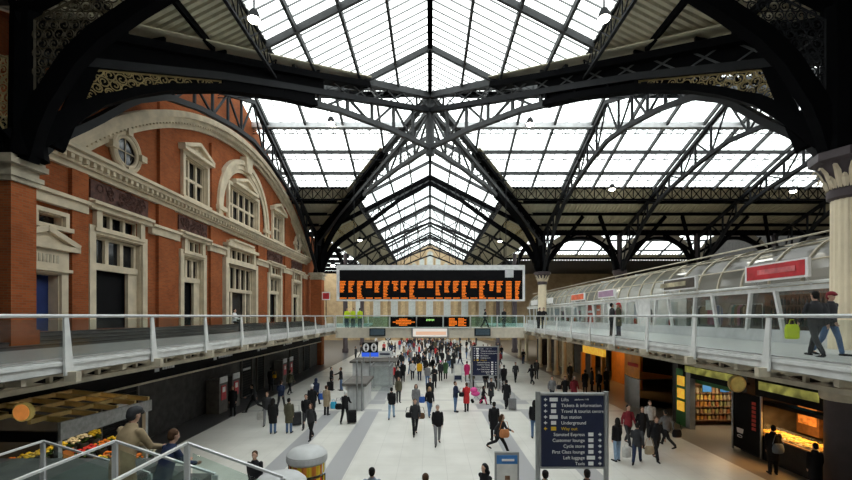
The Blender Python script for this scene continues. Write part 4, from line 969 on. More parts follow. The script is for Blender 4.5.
# round yellow sign
def round_sign(X, Y, z, r, face, rim, label):
    t = thing('round_sign', label, 'sign', (X, Y, z), kind='thing')
    A = [2 * PI * q / 28 for q in range(28)]
    m = MB(); m.prism([(X + r * math.cos(q), Y, z + r * math.sin(q)) for q in A], (0, .12, 0)); m.build('rim', rim, t)
    m = MB(); m.prism([(X + r * .86 * math.cos(q), Y - .02, z + r * .86 * math.sin(q)) for q in A], (0, .02, 0)); m.build('face', face, t)
    m = MB(); m.beam((X + (.9 * r if X > 0 else -.9 * r), Y + .06, z), (X + (1.5 if X > 0 else -1.5) * r, Y + .06, z), .06, .1); m.build('bracket', 'black_paint', t)
round_sign(XA(738, 17.3), 17.3, ZA(384, 17.3), .35, 'amber_disc', 'gold_paint', 'round yellow hanging sign between food counter and snack shop')
round_sign(XA(21.5, 10.6), 10.6, ZA(412.5, 10.6), .235, 'orange_disc', 'amber_disc', 'round orange hanging sign by the flower stall canopy')
# glowing food counter
t = thing('food_counter', 'dark food counter with glowing orange display under the yellow lettering', 'counter', (XB, 15.3, 0), kind='thing')
m = MB(); m.box(XB, XB + .9, 13.7, 17.3, 0, .95); m.build('body', 'dark_wall', t)
m = MB(); m.box(XB - .05, XB + 1.0, 13.7, 17.3, .95, 1.0); m.build('top', 'wood', t)
m = MB(); m.box(XB + .02, XB + .04, 13.7, 17.3, 1.0, 1.45); m.build('sneeze_guard', 'shop_glass', t)
m = MB(); m.box(XB + .3, XB + .7, 14.1, 16.9, 2.1, 2.25); m.build('lamp_hood', 'dark_steel', t)
fm = MB(); rnd = random.Random(9)
fm.mi = 0; fm.box(-.2, .2, -.3, .3, 0, .04); fm.mi = 1
for k in range(14): fm.ell((rnd.uniform(-.15, .15), rnd.uniform(-.25, .25), .07), (.06, .07, .045), 8, 6)
fme = fm.mesh('food_tray'); fme.materials.append(MT['tray']); fme.materials.append(MT['food'])
for i in range(5):
    for j in range(2): put(fme, 'food_tray', (XB + .27 + .42 * j, 14.05 + i * .66, 1.0), 'tray of golden food on the glowing counter', 'food tray', 'trays on the food counter')
t = thing('menu_screen', 'small cyan lit screen above the food counter', 'screen', (XB + 1.4, 16.6, 2.7), kind='thing')
m = MB(); m.box(XB + 1.4, XB + 1.5, 15.9, 16.7, 2.45, 2.75); m.build('case', 'black_paint', t); m = MB(); m.box(XB + 1.38, XB + 1.4, 15.95, 16.65, 2.5, 2.7); m.build('screen', 'cyan_glow', t)
t = thing('oven', 'orange glowing rotisserie oven at the back of the food counter', 'oven', (XB + 2.2, 17.0, .9), kind='thing')
m = MB(); m.box(XB + 2.0, XB + 2.8, 16.3, 17.3, .9, 2.4); m.build('case', 'wood', t); m = MB(); m.box(XB + 1.97, XB + 2.0, 16.4, 17.2, 1.3, 2.2); m.build('glowing_window', 'oven_glow', t)
m = MB(); m.box(XB + 2.6, XB + 2.7, 13.7, 16.2, .3, 2.6); t = m.build('back_panel', 'terracotta'); tag(t, 'dark red back panel behind the food counter', 'panel')
# snack shop
t = thing('shelf_unit', 'wooden shelves of snacks at the back of the green shop', 'shelves', (XB + 1.6, 22, 0), kind='thing')
m = MB(); m.box(13.45, 16.0, 22.0, 22.05, 0, 2.2); m.box(13.45, 13.5, 21.6, 22, 0, 2.2); m.box(15.95, 16.0, 21.6, 22, 0, 2.2); m.build('carcass', 'wood', t)
zs2 = [.3, .65, 1.0, 1.35, 1.7]
for z in zs2: m = MB(); m.box(13.5, 15.95, 21.6, 22, z - .04, z); m.build('shelf', 'wood', t)
pk = MB(); pk.box(-.06, .06, -.09, .09, 0, .2); pk.box(-.05, .05, -.085, .085, .2, .23); pme = pk.mesh('snack_packet'); pme.materials.append(MT['paper'])
pcs = [mat('pack%d' % i, c, .5) for i, c in enumerate(((.5, .22, .04), (.45, .32, .08), (.35, .12, .04), (.25, .22, .08), (.4, .3, .18), (.3, .15, .06)))]
rnd = random.Random(2)
for z in zs2:
    for k in range(12): put(pme, 'snack_packet', (13.62 + k * .2, 21.75, z), 'small bright packet on the snack shop shelves', 'packet', 'packets on the snack shelves', rnd.choice(pcs))
t = thing('shop_pilaster', 'green panel with lit yellow posters at the edge of the snack shop', 'panel', (XB, 21.8, 0), kind='thing')
m = MB(); m.box(XB - .1, XB + .1, 21.3, 22.2, 0, 2.9); m.build('panel', 'green_panel', t)
for z in (.75, 1.4, 2.05): m = MB(); m.box(XB - .13, XB - .1, 21.45, 22.05, z, z + .5); m.build('lit_poster', 'yellow_lit', t)
m = MB(); m.box(XB - .16, XB + .1, 20.9, 21.25, 0, 2.9); m.build('post', 'brushed_grey', t)
m = MB(); m.box(XB + .2, XB + .3, 18.2, 21.3, 2.3, 2.62); o = m.build('shop_valance', 'green_panel'); tag(o, 'green valance inside the snack shop opening', 'valance')
m = MB(); m.box(XB + 1.0, XB + 1.2, 18.6, 21, 2.58, 2.62); tag(m.build('strip_light', 'warm_tube'), 'warm strip light inside the snack shop', 'light')
# lightbox posters inside snack shop
for k in range(2): 
    m = MB(); m.box(14.0 + k * .9, 14.45 + k * .9, 21.56, 21.59, 1.75, 2.2); tag(m.build('advert_card', 'blue_print'), 'blue and white advert card above the snack shelves, %s' % ('nearer the lit posters', 'nearer the back corner')[k], 'advert')
# curved counter and orange wall further on
t = thing('cafe_counter', 'curved grey counter with broad orange band above it', 'counter', (12.9, 29, 0), kind='thing')
arc = [(14.6 - 1.9 * math.cos(q), 26.2 + 3.4 * math.sin(q)) for q in [-.2 + .17 * i for i in range(11)]]
for z0, z1, nm, mt in ((0, 1.75, 'base', 'brushed_grey'), (1.8, 3.35, 'orange_band', 'orange_wall')):
    m = MB()
    for (a, b), (c, d) in zip(arc, arc[1:]): m.quad((a, b, z0), (c, d, z0), (c, d, z1), (a, b, z1))
    m.add([(a, b, z0) for a, b in arc] + [(16, 26, z0)], [tuple(range(len(arc) + 1))]); m.add([(a, b, z1) for a, b in arc] + [(16, 26, z1)], [tuple(range(len(arc) + 1))])
    m.build(nm, mt, t, smooth=False)
m = MB()
for k in range(8): m.box(12.66, 12.69, 25.6 + k * .17, 25.72 + k * .17, 2.5, 2.72)
m.build('lettering', 'red_poster', t)
t = thing('cafe_shopfront', 'orange lit cafe front with open doorway past the curved counter', 'shop front', (13.3, 34.5, 0), kind='thing')
m = MB(); m.box(13.3, 13.5, 32.2, 36.6, 2.5, 4.0); m.build('orange_fascia', 'yellow_lit', t)
for y in (32.2, 34.3, 36.5): m = MB(); m.box(13.2, 13.5, y, y + .3, 0, 2.5); m.build('post', 'orange_wall', t)
t = MB(); t.box(16, 16.2, 32, 37, 0, 3.8); o = t.build('back_panel', 'orange_wall'); tag(o, 'orange back wall inside the cafe', 'panel')
# cream posts under the balcony further on
for k, y in enumerate((38.2, 40.6, 43.0, 46.5, 53, 57)):
    t = thing('post', 'slim cream post under the shop balcony, %s past the cafe' % ('first', 'second', 'third', 'fourth', 'fifth', 'sixth')[k], 'post', (12.2, y, 0), kind='thing')
    m = MB(); m.lathe([(.3, 0), (.3, .3), (.2, .4), (.2, 3.9), (.3, 4.2)], 12.2, y, 12); m.build('shaft', 'column_cream', t, smooth=True)
    m = MB(); m.box(11.85, 12.55, y - .3, y + .3, 4.15, 4.3); m.build('cap', 'cream_paint', t)
# departures screens in the dark gap
m = MB(); m.box(15.0, 15.2, 22.8, 25.6, 2.2, 3.9); t = m.build('screen_wall', 'screen_glow'); tag(t, 'dim dark screens hung over the gap past the snack shop', 'screen')
# shopfront beams along far lower shops
for k, (y, c) in enumerate(((38, 'mid_wall'), (43, 'beige_block'), (48, 'mid_wall'), (53, 'beige_block'))):
    m = MB(); m.box(14.6, 14.8, y, y + 4.6, 0, 4.2); tag(m.build('shop_wall', c), 'lower shop wall panel behind the slim cream posts, %s past the cafe' % ('first', 'second', 'third', 'fourth')[k], 'wall panel', kind='structure')
# ================================================================== lower fronts on the facade side
XLW = -13.0
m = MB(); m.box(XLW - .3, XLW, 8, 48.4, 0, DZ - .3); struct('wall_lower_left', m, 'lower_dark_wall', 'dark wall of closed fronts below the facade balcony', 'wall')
t = thing('fascia_sign_band', 'long black sign band with small white words under the facade balcony', 'sign', (XLW, 28, 3.0), kind='thing')
m = MB(); m.box(XLW + .25, XLW + .5, 9, 48, 2.75, 3.75); m.build('band', 'black_paint', t)
m = MB(); m.box(XLW + .48, XLW + .58, 9, 48, 2.68, 2.76); m.build('gold_trim', 'cream_paint', t)
for y, w in ((20.2, 'Lockers'), (25.4, 'Underground'), (31.5, 'Tickets'), (36.8, 'Toilets'), (42, 'Taxis')):
    pass
m = MB(); rnd = random.Random(4)
for y, n in ((19.6, 5), (24.8, 9), (31.0, 6), (36.4, 8), (42, 6)):
    m.box(XLW + .5, XLW + .53, y - .55, y - .25, 3.1, 3.4)
    yy = y
    for k in range(n): w = rnd.uniform(.1, .2); m.box(XLW + .5, XLW + .53, yy, yy + w, 3.15, 3.15 + rnd.choice((.17, .22))); yy += w + .05
m.build('lettering', 'light_grey', t)
def machine(y, label):
    X = XLW + .15
    t = thing('ticket_machine', label, 'ticket machine', (X, y, 0), 'ticket machines', kind='thing')
    m = MB(); m.box(X, X + .75, y - .5, y + .5, 0, 1.95); m.build('cabinet', 'mid_wall', t)
    m = MB(); m.box(X + .75, X + .79, y - .45, y + .45, 1.75, 2.1); m.build('header', 'light_grey', t)
    m = MB(); m.box(X + .75, X + .78, y - .28, y + .28, .75, 1.6); pn = m.build('panel', 'red_sign', t)
    m = MB(); m.box(X + .78, X + .79, y - .16, y + .16, 1.2, 1.5); m.build('screen', 'paper', pn)
machine(24.6, 'red and grey ticket machine closest to the red haired woman in black'); machine(26.2, 'red and grey ticket machine second along the dark wall'); machine(35.0, 'grey ticket machine beyond the gap, behind the yellow bag'); machine(36.6, 'grey ticket machine farthest along the dark wall')
for k, (y, w) in enumerate(((17.5, 2.0), (29.6, 1.6), (32.0, 1.2), (40, 2.2), (44, 2))):
    t = thing('shutter', 'dark closed front under the facade balcony, %s beyond the flower stall' % ('first', 'second', 'third', 'fourth', 'fifth')[k], 'shutter', (XLW, y, 0), kind='thing')
    m = MB()
    for q in range(14): m.box(XLW, XLW + .08, y - w / 2, y + w / 2, .05 + q * .18, .2 + q * .18)
    m.build('slats', 'dark_steel', t); m = MB(); m.box(XLW, XLW + .14, y - w / 2 - .1, y - w / 2, 0, 2.6); m.box(XLW, XLW + .14, y + w / 2, y + w / 2 + .1, 0, 2.6); m.build('frame', 'mid_wall', t)
    if k in (0, 1): m = MB(); m.box(XLW + .08, XLW + .1, y - .6, y + .6, 1.85, 2.0); m.build('lettering', 'light_grey', t)
# ================================================================== flower stall
t = thing('flower_stall', 'dark flower stall with gold-lit canopy and grey fascia board', 'market stall', (-11, 13, 0), kind='thing')
m = MB(); m.prism([(-9.75, 11.0, 2.38), (-9.75, 14.6, 2.38), (-9.75, 14.6, 2.74), (-9.75, 11.0, 2.86)], (.08, 0, 0)); m.build('fascia_board', 'stall_board', t)
m = MB(); m.box(-12.4, -9.75, 10.95, 11.1, 2.36, 2.62); m.build('end_board', 'black_paint', t)
m = MB()
for y in (11.5, 12.3, 13.1, 13.9, 14.55): m.beam((-12.6, y, 3.05), (-9.75, y, 2.78), .09, .14)
for x, z in ((-12.4, 3.05), (-11.4, 2.96), (-10.5, 2.87)): m.beam((x, 11, z), (x, 14.6, z), .09, .12)
m.build('canopy_frame', 'gold_paint', t)
m = MB(); m.box(-11.0, -10.9, 13.0, 14.4, 2.72, 2.76); m.build('tube_light', 'warm_tube', t)
m = MB(); m.box(-12.7, -12.6, 11, 15.6, 0, 3.1); m.build('back_board', 'dark_wall', t)
m = MB(); m.box(-9.9, -9.78, 11.05, 11.17, 0, 2.4); m.build('post', 'brushed_grey', t)
m = MB(); m.box(-9.9, -9.78, 14.45, 14.57, 0, 2.5); m.build('post', 'brushed_grey', t)
m = MB()
for k in range(4): m.box(-12.3 + .65 * k, -12.3 + .65 * (k + 1), 11.3, 15.3, 0, .95 - .22 * k)
m.build('display_step', 'dark_wall', t)
rnd = random.Random(12)
FC = ['petal_yellow', 'petal_yellow', 'petal_orange', 'petal_white', 'petal_red', 'petal_yellow']
FN = {'petal_yellow': 'yellow', 'petal_orange': 'orange', 'petal_white': 'white', 'petal_red': 'red'}
protos = {}
def flowers(c):
    if c in protos: return protos[c]
    root_ = thing('flower_bunch', f'bunch of {FN[c]} flowers in a dark bucket on the flower stall', 'flowers', (0, 0, 0), f'{FN[c]} flower bunches on the stall', kind='thing')
    m = MB(); m.lathe([(.11, 0), (.15, .3), (.13, .3)], 0, 0, 10); m.build('bucket', 'bucket', root_, smooth=True)
    m = MB()
    for k in range(14):
        a, r = rnd.uniform(0, 6.28), rnd.uniform(.03, .22); m.tube([(0, 0, .25), (r * math.cos(a), r * math.sin(a), .55)], .008, 4); m.ell((r * math.cos(a), r * math.sin(a), rnd.uniform(.38, .5)), (.05, .05, .02), 6, 4)
    m.build('leaves', 'leaf_green', root_)
    m = MB()
    for k in range(16):
        a, r = rnd.uniform(0, 6.28), .22 * math.sqrt(rnd.random()); m.ell((r * math.cos(a), r * math.sin(a), .6 - r * .6 + rnd.uniform(0, .06)), (.055, .055, .04), 8, 5)
    m.build('blossom', c, root_, smooth=True)
    protos[c] = root_; return None
i = 0
for k in range(4):
    for y in range(8):
        c = rnd.choice(FC); loc = (-12.0 + .65 * k, 11.55 + y * .5, .95 - .22 * k)
        p = flowers(c)
        if p is None: protos[c].location = loc
        else: copy_thing(p, loc, rz=rnd.uniform(0, 6))
t = thing('price_card', 'orange price card stuck among the flowers', 'card', (-10.4, 12.0, 1.1), kind='thing')
m = MB(); m.box(-10.32, -10.3, 11.8, 12.15, 1.5, 1.85); m.build('card', 'petal_orange', t); m = MB(); m.tube([(-10.31, 11.97, .3), (-10.31, 11.97, 1.5)], .012, 5); m.build('stick', 'wood', t)
# ================================================================== stairs at the lower corner
t = thing('stair_flight', 'grey stair descending from the near landing', 'stairs', (-6.2, 7, 0), kind='thing')
m = MB(); m.box(-13, -5.6, 5.0, 9.0, 2.45, 2.6); m.build('landing', 'step_stone', t)
z = 2.6; k = 0
m = MB()
while z > .2:
    x = -5.6 + .45 * k; z -= .16; m.box(x, x + .47, 5.0, 9.0, max(0, z - .25), z); k += 1
m.build('step', 'step_stone', t)
def stair_rail(px, py, Y, pxe, slope, label):
    x, z = XA(px, Y), ZA(py, Y)
    t = thing('stair_balustrade', label, 'railing', (x, Y, z - 1.05), kind='thing')
    m = MB(); m.beam((x, 1.5, z), (x, Y, z), .04, .03); m.build('level_handrail', 'white_steel', t)
    x2 = XA(pxe, Y); m = MB(); m.beam((x, Y, z), (x2, Y, z - slope * (x2 - x)), .04, .03); m.build('sloping_handrail', 'rail_steel', t)
    n = max(1, int((x2 - x) / 1.25))
    for k in range(n + 1):
        xx = x + (x2 - x) * k / n; zz = z - slope * (xx - x); m = MB(); m.box(xx - .035, xx + .035, Y - .02, Y + .02, zz - 1.15, zz - .015); m.build('post', 'light_grey', t)
        if k < n: m = MB(); x3 = x + (x2 - x) * (k + 1) / n; z3 = z - slope * (x3 - x); m.prism([(xx + .08, Y - .006, zz - 1.0), (x3 - .08, Y - .006, z3 - 1.0), (x3 - .08, Y - .006, z3 - .14), (xx + .08, Y - .006, zz - .14)], (0, .012, 0)); m.build('glass_panel', 'stair_glass', t)
    for y0, y1 in ((1.7, 3.2), (3.3, 4.8), (4.9, Y - .08)): m = MB(); m.box(x - .006, x + .006, y0, y1, z - 1.0, z - .14); m.build('glass_panel', 'stair_glass', t)
stair_rail(187, 443, 5.8, 283, .354, 'glass stair balustrade with white top rail, the one over the concourse edge')
stair_rail(115, 441, 6.2, 215, .33, 'glass stair balustrade in front of the man in a tan jacket')
stair_rail(43, 441, 7.6, 150, .3, 'glass stair balustrade under the round orange sign')
# ================================================================== concourse signs and kiosks
def direction_sign(X, Y, label):
    t = thing('direction_sign', label, 'direction sign', (X, Y, 0), 'navy direction signs', kind='thing')
    w = 1.84; z0, z1 = 1.2, 3.31; x0, x1 = X - w / 2, X + w / 2
    m = MB(); m.box(x0, x1, Y, Y + .1, z0, z1); pn = m.build('panel', 'navy_sign', t)
    m = MB(); m.box(x0 - .02, x1 + .02, Y - .03, Y + .13, z1, z1 + .06); m.box(x0 - .02, x1 + .02, Y - .03, Y + .13, z0 - .05, z0); m.build('frame', 'brushed_grey', t)
    for x in (x0 - .09, x1 + .09): m = MB(); m.tube([(x, Y + .05, 0), (x, Y + .05, z1 + .1)], .075, 12); m.build('post', 'brushed_grey', t, smooth=True)
    rows = [('Lifts', 0), ('Tickets & information', 0), ('Travel & tourist centre', 0), ('Bus station', 0), ('Underground', 0), ('Way out', 2), ('Stansted Express', 1), ('Customer lounge', 1), ('Cycle store', 1), ('First Class lounge', 1), ('Left luggage', 1), ('Taxis', 1)]
    h = (z1 - z0) / 12.3
    for i, (s, side) in enumerate(rows):
        z = z1 - h * (i + .5) - .04; mb = MB(); ar = MB(); y = Y - .012
        if side == 1: ax, bx = x1 - .12, x1 - .38
        else: ax, bx = x0 + .13, x0 + .36
        bw = .24 if i in (0, 3, 10) else .15
        mb.box(bx - bw / 2, bx + bw / 2, y, y + .012, z - .055, z + .055)
        ar.beam((ax - .04, y + .006, z), (ax + .04, y + .006, z), .012, .03); ar.prism([(ax + (.06 if side == 1 else -.06), y, z), (ax, y, z + .055), (ax, y, z - .055)], (0, .012, 0))
        col = 'yellow_print' if side == 2 else 'white_print'
        mb.build('pictogram', col, pn); ar.build('arrow', col, pn)
        if side == 1: text('lettering', s, .135, col, pn, (bx - .18, y, z - .045), align='RIGHT')
        else: text('lettering', s, .135, col, pn, (x0 + .58, y, z - .045))
    text('lettering', 'platforms 1-10', .07, 'white_print', pn, (x0 + .98, Y - .012, z1 - h * .5 - .06))
direction_sign(XA(572.5, 12.4), 12.4, 'large navy direction sign on steel posts closest to the viewer')
direction_sign(XA(485, 31.6), 31.6, 'navy direction sign on steel posts standing farther down the hall')
# poster stand
Y = 11.8; x = XA(507, Y)
t = thing('poster_stand', 'freestanding poster stand with blue header near the navy sign', 'poster stand', (x, Y, 0), kind='thing')
m = MB(); m.box(x - .34, x + .34, Y, Y + .1, .15, 1.82); m.build('frame', 'brushed_grey', t); m = MB(); m.box(x - .29, x + .29, Y - .015, Y, .3, 1.5); m.build('sheet', 'paper', t)
m = MB(); m.box(x - .29, x + .29, Y - .02, Y, 1.5, 1.74); hd = m.build('header', 'blue_print', t); m = MB(); m.box(x - .15, x + .2, Y - .03, Y - .02, 1.58, 1.64); m.build('lettering', 'white_print', hd)
m = MB(); m.box(x - .06, x + .08, Y - .02, Y - .014, 1.05, 1.17); m.build('picture', 'wood', t)
for sx in (-1, 1): m = MB(); m.box(x + sx * .3 - .04, x + sx * .3 + .04, Y - .25, Y + .35, 0, .15); m.build('foot', 'brushed_grey', t)
Y = 36.0; x = XA(458, Y)
t = thing('poster_stand', 'white poster stand with blue foot panel in the middle of the crowd', 'poster stand', (x, Y, 0), kind='thing')
m = MB(); m.box(x - .36, x + .36, Y, Y + .12, .1, 1.55); m.build('frame', 'light_grey', t); m = MB(); m.box(x - .3, x + .3, Y - .02, Y, .6, 1.45); m.build('sheet', 'paper', t); m = MB(); m.box(x - .3, x + .3, Y - .02, Y, .2, .55); m.build('panel', 'navy_sign', t)
for sx in (-1, 1): m = MB(); m.box(x + sx * .3 - .04, x + sx * .3 + .04, Y - .2, Y + .3, 0, .12); m.build('foot', 'brushed_grey', t)
# round magazine kiosks
def kiosk(x, Y, r, h, label, mags):
    t = thing('leaflet_kiosk', label, 'kiosk', (x, Y, 0), kind='thing')
    m = MB(); m.lathe([(r * .45, h + .16), (r * .8, h + .1), (r, h), (r, h - .16), (r * .9, h - .2)], x, Y, 32); rf = m.build('domed_roof', 'kiosk_grey', t, smooth=True)
    m = MB(); m.lathe([(r * 1.01, h - .14), (r * 1.01, h - .03)], x, Y, 32); m.build('rim_band', 'light_grey', rf)
    m = MB(); m.lathe([(r * .72, 0), (r * .72, h - .15)], x, Y, 24); m.build('drum', 'brushed_grey', t, smooth=True)
    m = MB()
    for k in range(12): a = 2 * PI * k / 12; m.beam((x + r * .78 * math.cos(a), Y + r * .78 * math.sin(a), .3), (x + r * .78 * math.cos(a), Y + r * .78 * math.sin(a), h - .2), .03, .03)
    for q in range(5):
        z = .5 + q * .36; m.tube([(x + r * .82 * math.cos(j * .2618), Y + r * .82 * math.sin(j * .2618), z) for j in range(24)], .02, 4, closed=True)
    m.build('rack', 'brushed_grey', t)
    if mags:
        g = MB(); g.box(-.11, .11, -.012, .012, 0, .29); me = g.mesh('magazine'); me.materials.append(MT['paper'])
        rnd = random.Random(8); cols = ['yellow_poster', 'yellow_poster', 'red_poster', 'paper', 'petal_orange', 'black_paint']
        for q in range(5):
            for k in range(12):
                a = PI + PI * (k + .5) / 12; rr = r * .86; c = rnd.choice(cols)
                put(me, 'magazine', (x + rr * math.cos(a), Y + rr * math.sin(a), .52 + q * .36), 'bright magazine in the rack of the round leaflet kiosk', 'magazine', 'magazines on the round kiosk', c, rz=a + PI / 2)
Yk = 10.0; kiosk(XA(307, Yk), Yk, .47, 2.38, 'round leaflet kiosk with domed grey roof and bright magazines', True)
Yk = 8.5; kiosk(XA(280, Yk), Yk, .52, 2.3, 'round grey domed kiosk top half cut by the lower picture edge', False)
# information desk group
t = thing('information_desk', 'grey and white information desk with two steel poles', 'desk', (-4.4, 26.5, 0), kind='thing')
m = MB(); m.box(-4.95, -3.95, 25.2, 28.2, 0, 1.45); m.build('body', 'kiosk_grey', t)
m = MB(); m.box(-5.25, -3.8, 25.0, 28.4, 1.45, 1.62); m.build('top', 'mid_wall', t)
m = MB(); m.box(-5.1, -4.95, 25.3, 28, .2, 1.45); m.build('side_panel', 'paper', t)
for x in (-4.35, -4.05): m = MB(); m.tube([(x, 25.0, 0), (x, 25.0, 3.0)], .06, 8); m.build('pole', 'brushed_grey', t)
for k in range(3): m = MB(); m.box(-4.85 + k * .3, -4.62 + k * .3, 25.18, 25.2, .1, 1.35); m.build('panel', 'light_grey', t)
t = thing('glass_screen', 'waist to head high glass enclosure with thin grey frame beside the information desk', 'screen', (-3.8, 30.6, 0), kind='thing')
m = MB()
for x in (-4.4, -2.95):
    for y in (30.4, 33.0): m.box(x - .03, x + .03, y - .03, y + .03, 0, 2.0)
for z in (.2, 1.97): m.box(-4.4, -2.95, 30.37, 30.43, z, z + .05); m.box(-4.4, -2.95, 32.97, 33.03, z, z + .05); m.box(-4.43, -4.37, 30.4, 33, z, z + .05); m.box(-2.98, -2.92, 30.4, 33, z, z + .05)
m.build('frame', 'brushed_grey', t); m = MB(); m.box(-4.4, -2.95, 30.39, 30.41, .25, 1.95); m.box(-2.96, -2.94, 30.4, 33, .25, 1.95); m.build('pane', 'clear_glass', t)
t = thing('information_booth', 'white panelled booth with blue and white header behind the information desk', 'booth', (-4.6, 34, 0), kind='thing')
m = MB(); m.box(-6.2, -3.0, 33.6, 36.2, 0, 1.9); m.build('panelling', 'light_grey', t); m = MB(); m.box(-6.4, -2.7, 33.4, 36.4, 1.9, 2.05); m.build('roof', 'mid_wall', t)
m = MB(); m.box(-5.4, -3.0, 33.0, 33.1, 2.42, 2.9); m.build('header', 'light_grey', t); m = MB(); m.box(-5.35, -4.05, 32.98, 33.0, 2.46, 2.84); m.build('blue_panel', 'blue_glow', t); m = MB(); m.box(-3.95, -3.15, 32.98, 33.0, 2.6, 2.72); m.build('lettering', 'navy_sign', t)
for x in (-5.2, -3.2): m = MB(); m.box(x - .04, x + .04, 33.02, 33.1, 1.9, 2.45); m.build('post', 'brushed_grey', t)
def toilet_sign(x, Y, z, n, label, polex):
    t = thing('toilet_sign', label, 'sign', (x, Y, 0), kind='thing')
    w = .56 * n
    m = MB(); m.box(x - w / 2, x + w / 2, Y, Y + .1, z - .36, z + .36); m.build('board', 'black_paint', t)
    for k in range(n):
        cx = x - w / 2 + .28 + .56 * k; A = [2 * PI * q / 20 for q in range(20)]
        m = MB(); m.prism([(cx + .22 * math.cos(q), Y - .02, z + .3 * math.sin(q)) for q in A], (0, .02, 0)); m.build('white_oval', 'white_print', t)
        m = MB(); m.box(cx - .05, cx + .05, Y - .03, Y - .02, z - .22, z + .1); m.ell((cx, Y - .025, z + .17), (.05, .01, .05), 8, 6); m.box(cx - .09, cx + .09, Y - .03, Y - .02, z - .04, z + .08); m.build('figure', 'black_paint', t)
    m = MB(); m.tube([(polex, Y + .05, 0), (polex, Y + .05, z + .3)], .045, 8); m.build('pole', 'brushed_grey', t)
toilet_sign(XA(370, 30.0), 30.0, ZA(347.5, 30.0), 2, 'black sign with two white ovals above the information desk', XA(370, 30))
toilet_sign(XA(388, 45), 45.0, ZA(337, 45), 1, 'black sign with one white oval under the footbridge', XA(388, 45))
t = thing('bench', 'grey bench beneath the farther navy direction sign', 'bench', (4.2, 33, 0), kind='thing')
m = MB(); m.box(2.9, 5.7, 33, 33.5, .4, .46); m.build('seat', 'light_grey', t); m = MB(); m.box(2.9, 5.7, 33.5, 33.56, .5, .95); m.build('backrest', 'light_grey', t)
for x in (3.1, 5.5): m = MB(); m.box(x - .04, x + .04, 33.05, 33.5, 0, .4); m.build('leg', 'brushed_grey', t)
# ================================================================== people
def remesh(mb, name, vox, smooth_it=3):
    me = mb.mesh(name + '_raw'); o = bpy.data.objects.new('tmp', me); COL.objects.link(o)
    r = o.modifiers.new('r', 'REMESH'); r.mode = 'VOXEL'; r.voxel_size = vox; r.use_smooth_shade = True
    if smooth_it: s = o.modifiers.new('s', 'SMOOTH'); s.iterations = smooth_it; s.factor = .5
    dg = bpy.context.evaluated_depsgraph_get(); out = bpy.data.meshes.new_from_object(o.evaluated_get(dg)); out.name = name
    bpy.data.objects.remove(o); bpy.data.meshes.remove(me)
    out.polygons.foreach_set('use_smooth', [True] * len(out.polygons)); out.materials.clear(); return out
def R(d): return math.radians(d)
def skeleton(legs, arms, lean=0, twist=0):
    """legs: [(thigh forward, knee bend)] x2, arms: [(forward, sideways, elbow, inward)] x2; faces -Y; x<0 is its right"""
    J = {}
    hipz = .92
    for i, s in enumerate((-1, 1)):
        a, k = R(legs[i][0]), R(legs[i][1])
        h = Vector((s * .095, 0, hipz)); kn = h + Vector((0, -math.sin(a), -math.cos(a))) * .44; an = kn + Vector((0, -math.sin(a - k), -math.cos(a - k))) * .42
        J['hip', i], J['knee', i], J['ank', i] = h, kn, an
        sh = a - k; tip = an + Vector((s * .03, -math.cos(min(0, sh) * .8) * .17, -.055 + math.sin(min(0, sh) * .8) * .16)); J['toe', i] = tip; J['heel', i] = an + Vector((0, .05, -.05))
    lz = R(lean)
    def L(p): # lean the upper body about the hips
        p = Vector(p); d = p - Vector((0, 0, hipz)); return Vector((p.x, d.y * math.cos(lz) - d.z * math.sin(lz), hipz + d.z * math.cos(lz) + d.y * math.sin(lz)))
    J['L'] = L
    for i, s in enumerate((-1, 1)):
        f, sd, e, inn = [R(q) for q in arms[i]]
        sh = Vector((s * .178, 0, 1.405)); el = sh + Vector((s * math.sin(sd), -math.sin(f) * math.cos(sd), -math.cos(f) * math.cos(sd))) * .29
        fd = Vector((-s * math.sin(inn), -math.sin(f + e) * math.cos(inn), -math.cos(f + e) * math.cos(inn))); wr = el + fd * .25
        J['sh', i], J['el', i], J['wr', i], J['fd', i] = L(sh), L(el), L(wr), (L(wr) - L(el)).normalized()
    dz = -min(J['ank', 0].z - .075, J['ank', 1].z - .075)
    J['dz'] = dz
    return J
def up(J, p): return Vector(p) + Vector((0, 0, J['dz']))
def torso(mb, J, rows, n=18):
    """rows (z, rx, ry) along the leaned trunk"""
    L = J['L']; vs, fs = [], []
    for (z, rx, ry) in rows:
        for k in range(n):
            th = 2 * PI * k / n; vs.append(up(J, L((rx * math.cos(th), ry * math.sin(th), z))))
    for i in range(len(rows) - 1):
        for k in range(n): fs.append((i * n + k, i * n + (k + 1) % n, (i + 1) * n + (k + 1) % n, (i + 1) * n + k))
    fs += [tuple(range(n - 1, -1, -1)), tuple((len(rows) - 1) * n + k for k in range(n))]
    mb.add(vs, fs)
def limb(mb, J, pts, rs, n=10): mb.tube([up(J, p) for p in pts], rs, n); [mb.ell(up(J, p), (r * .98,) * 3, 10, 6) for p, r in zip(pts, rs)]
def mid(a, b, t=.5): return Vector(a).lerp(Vector(b), t)
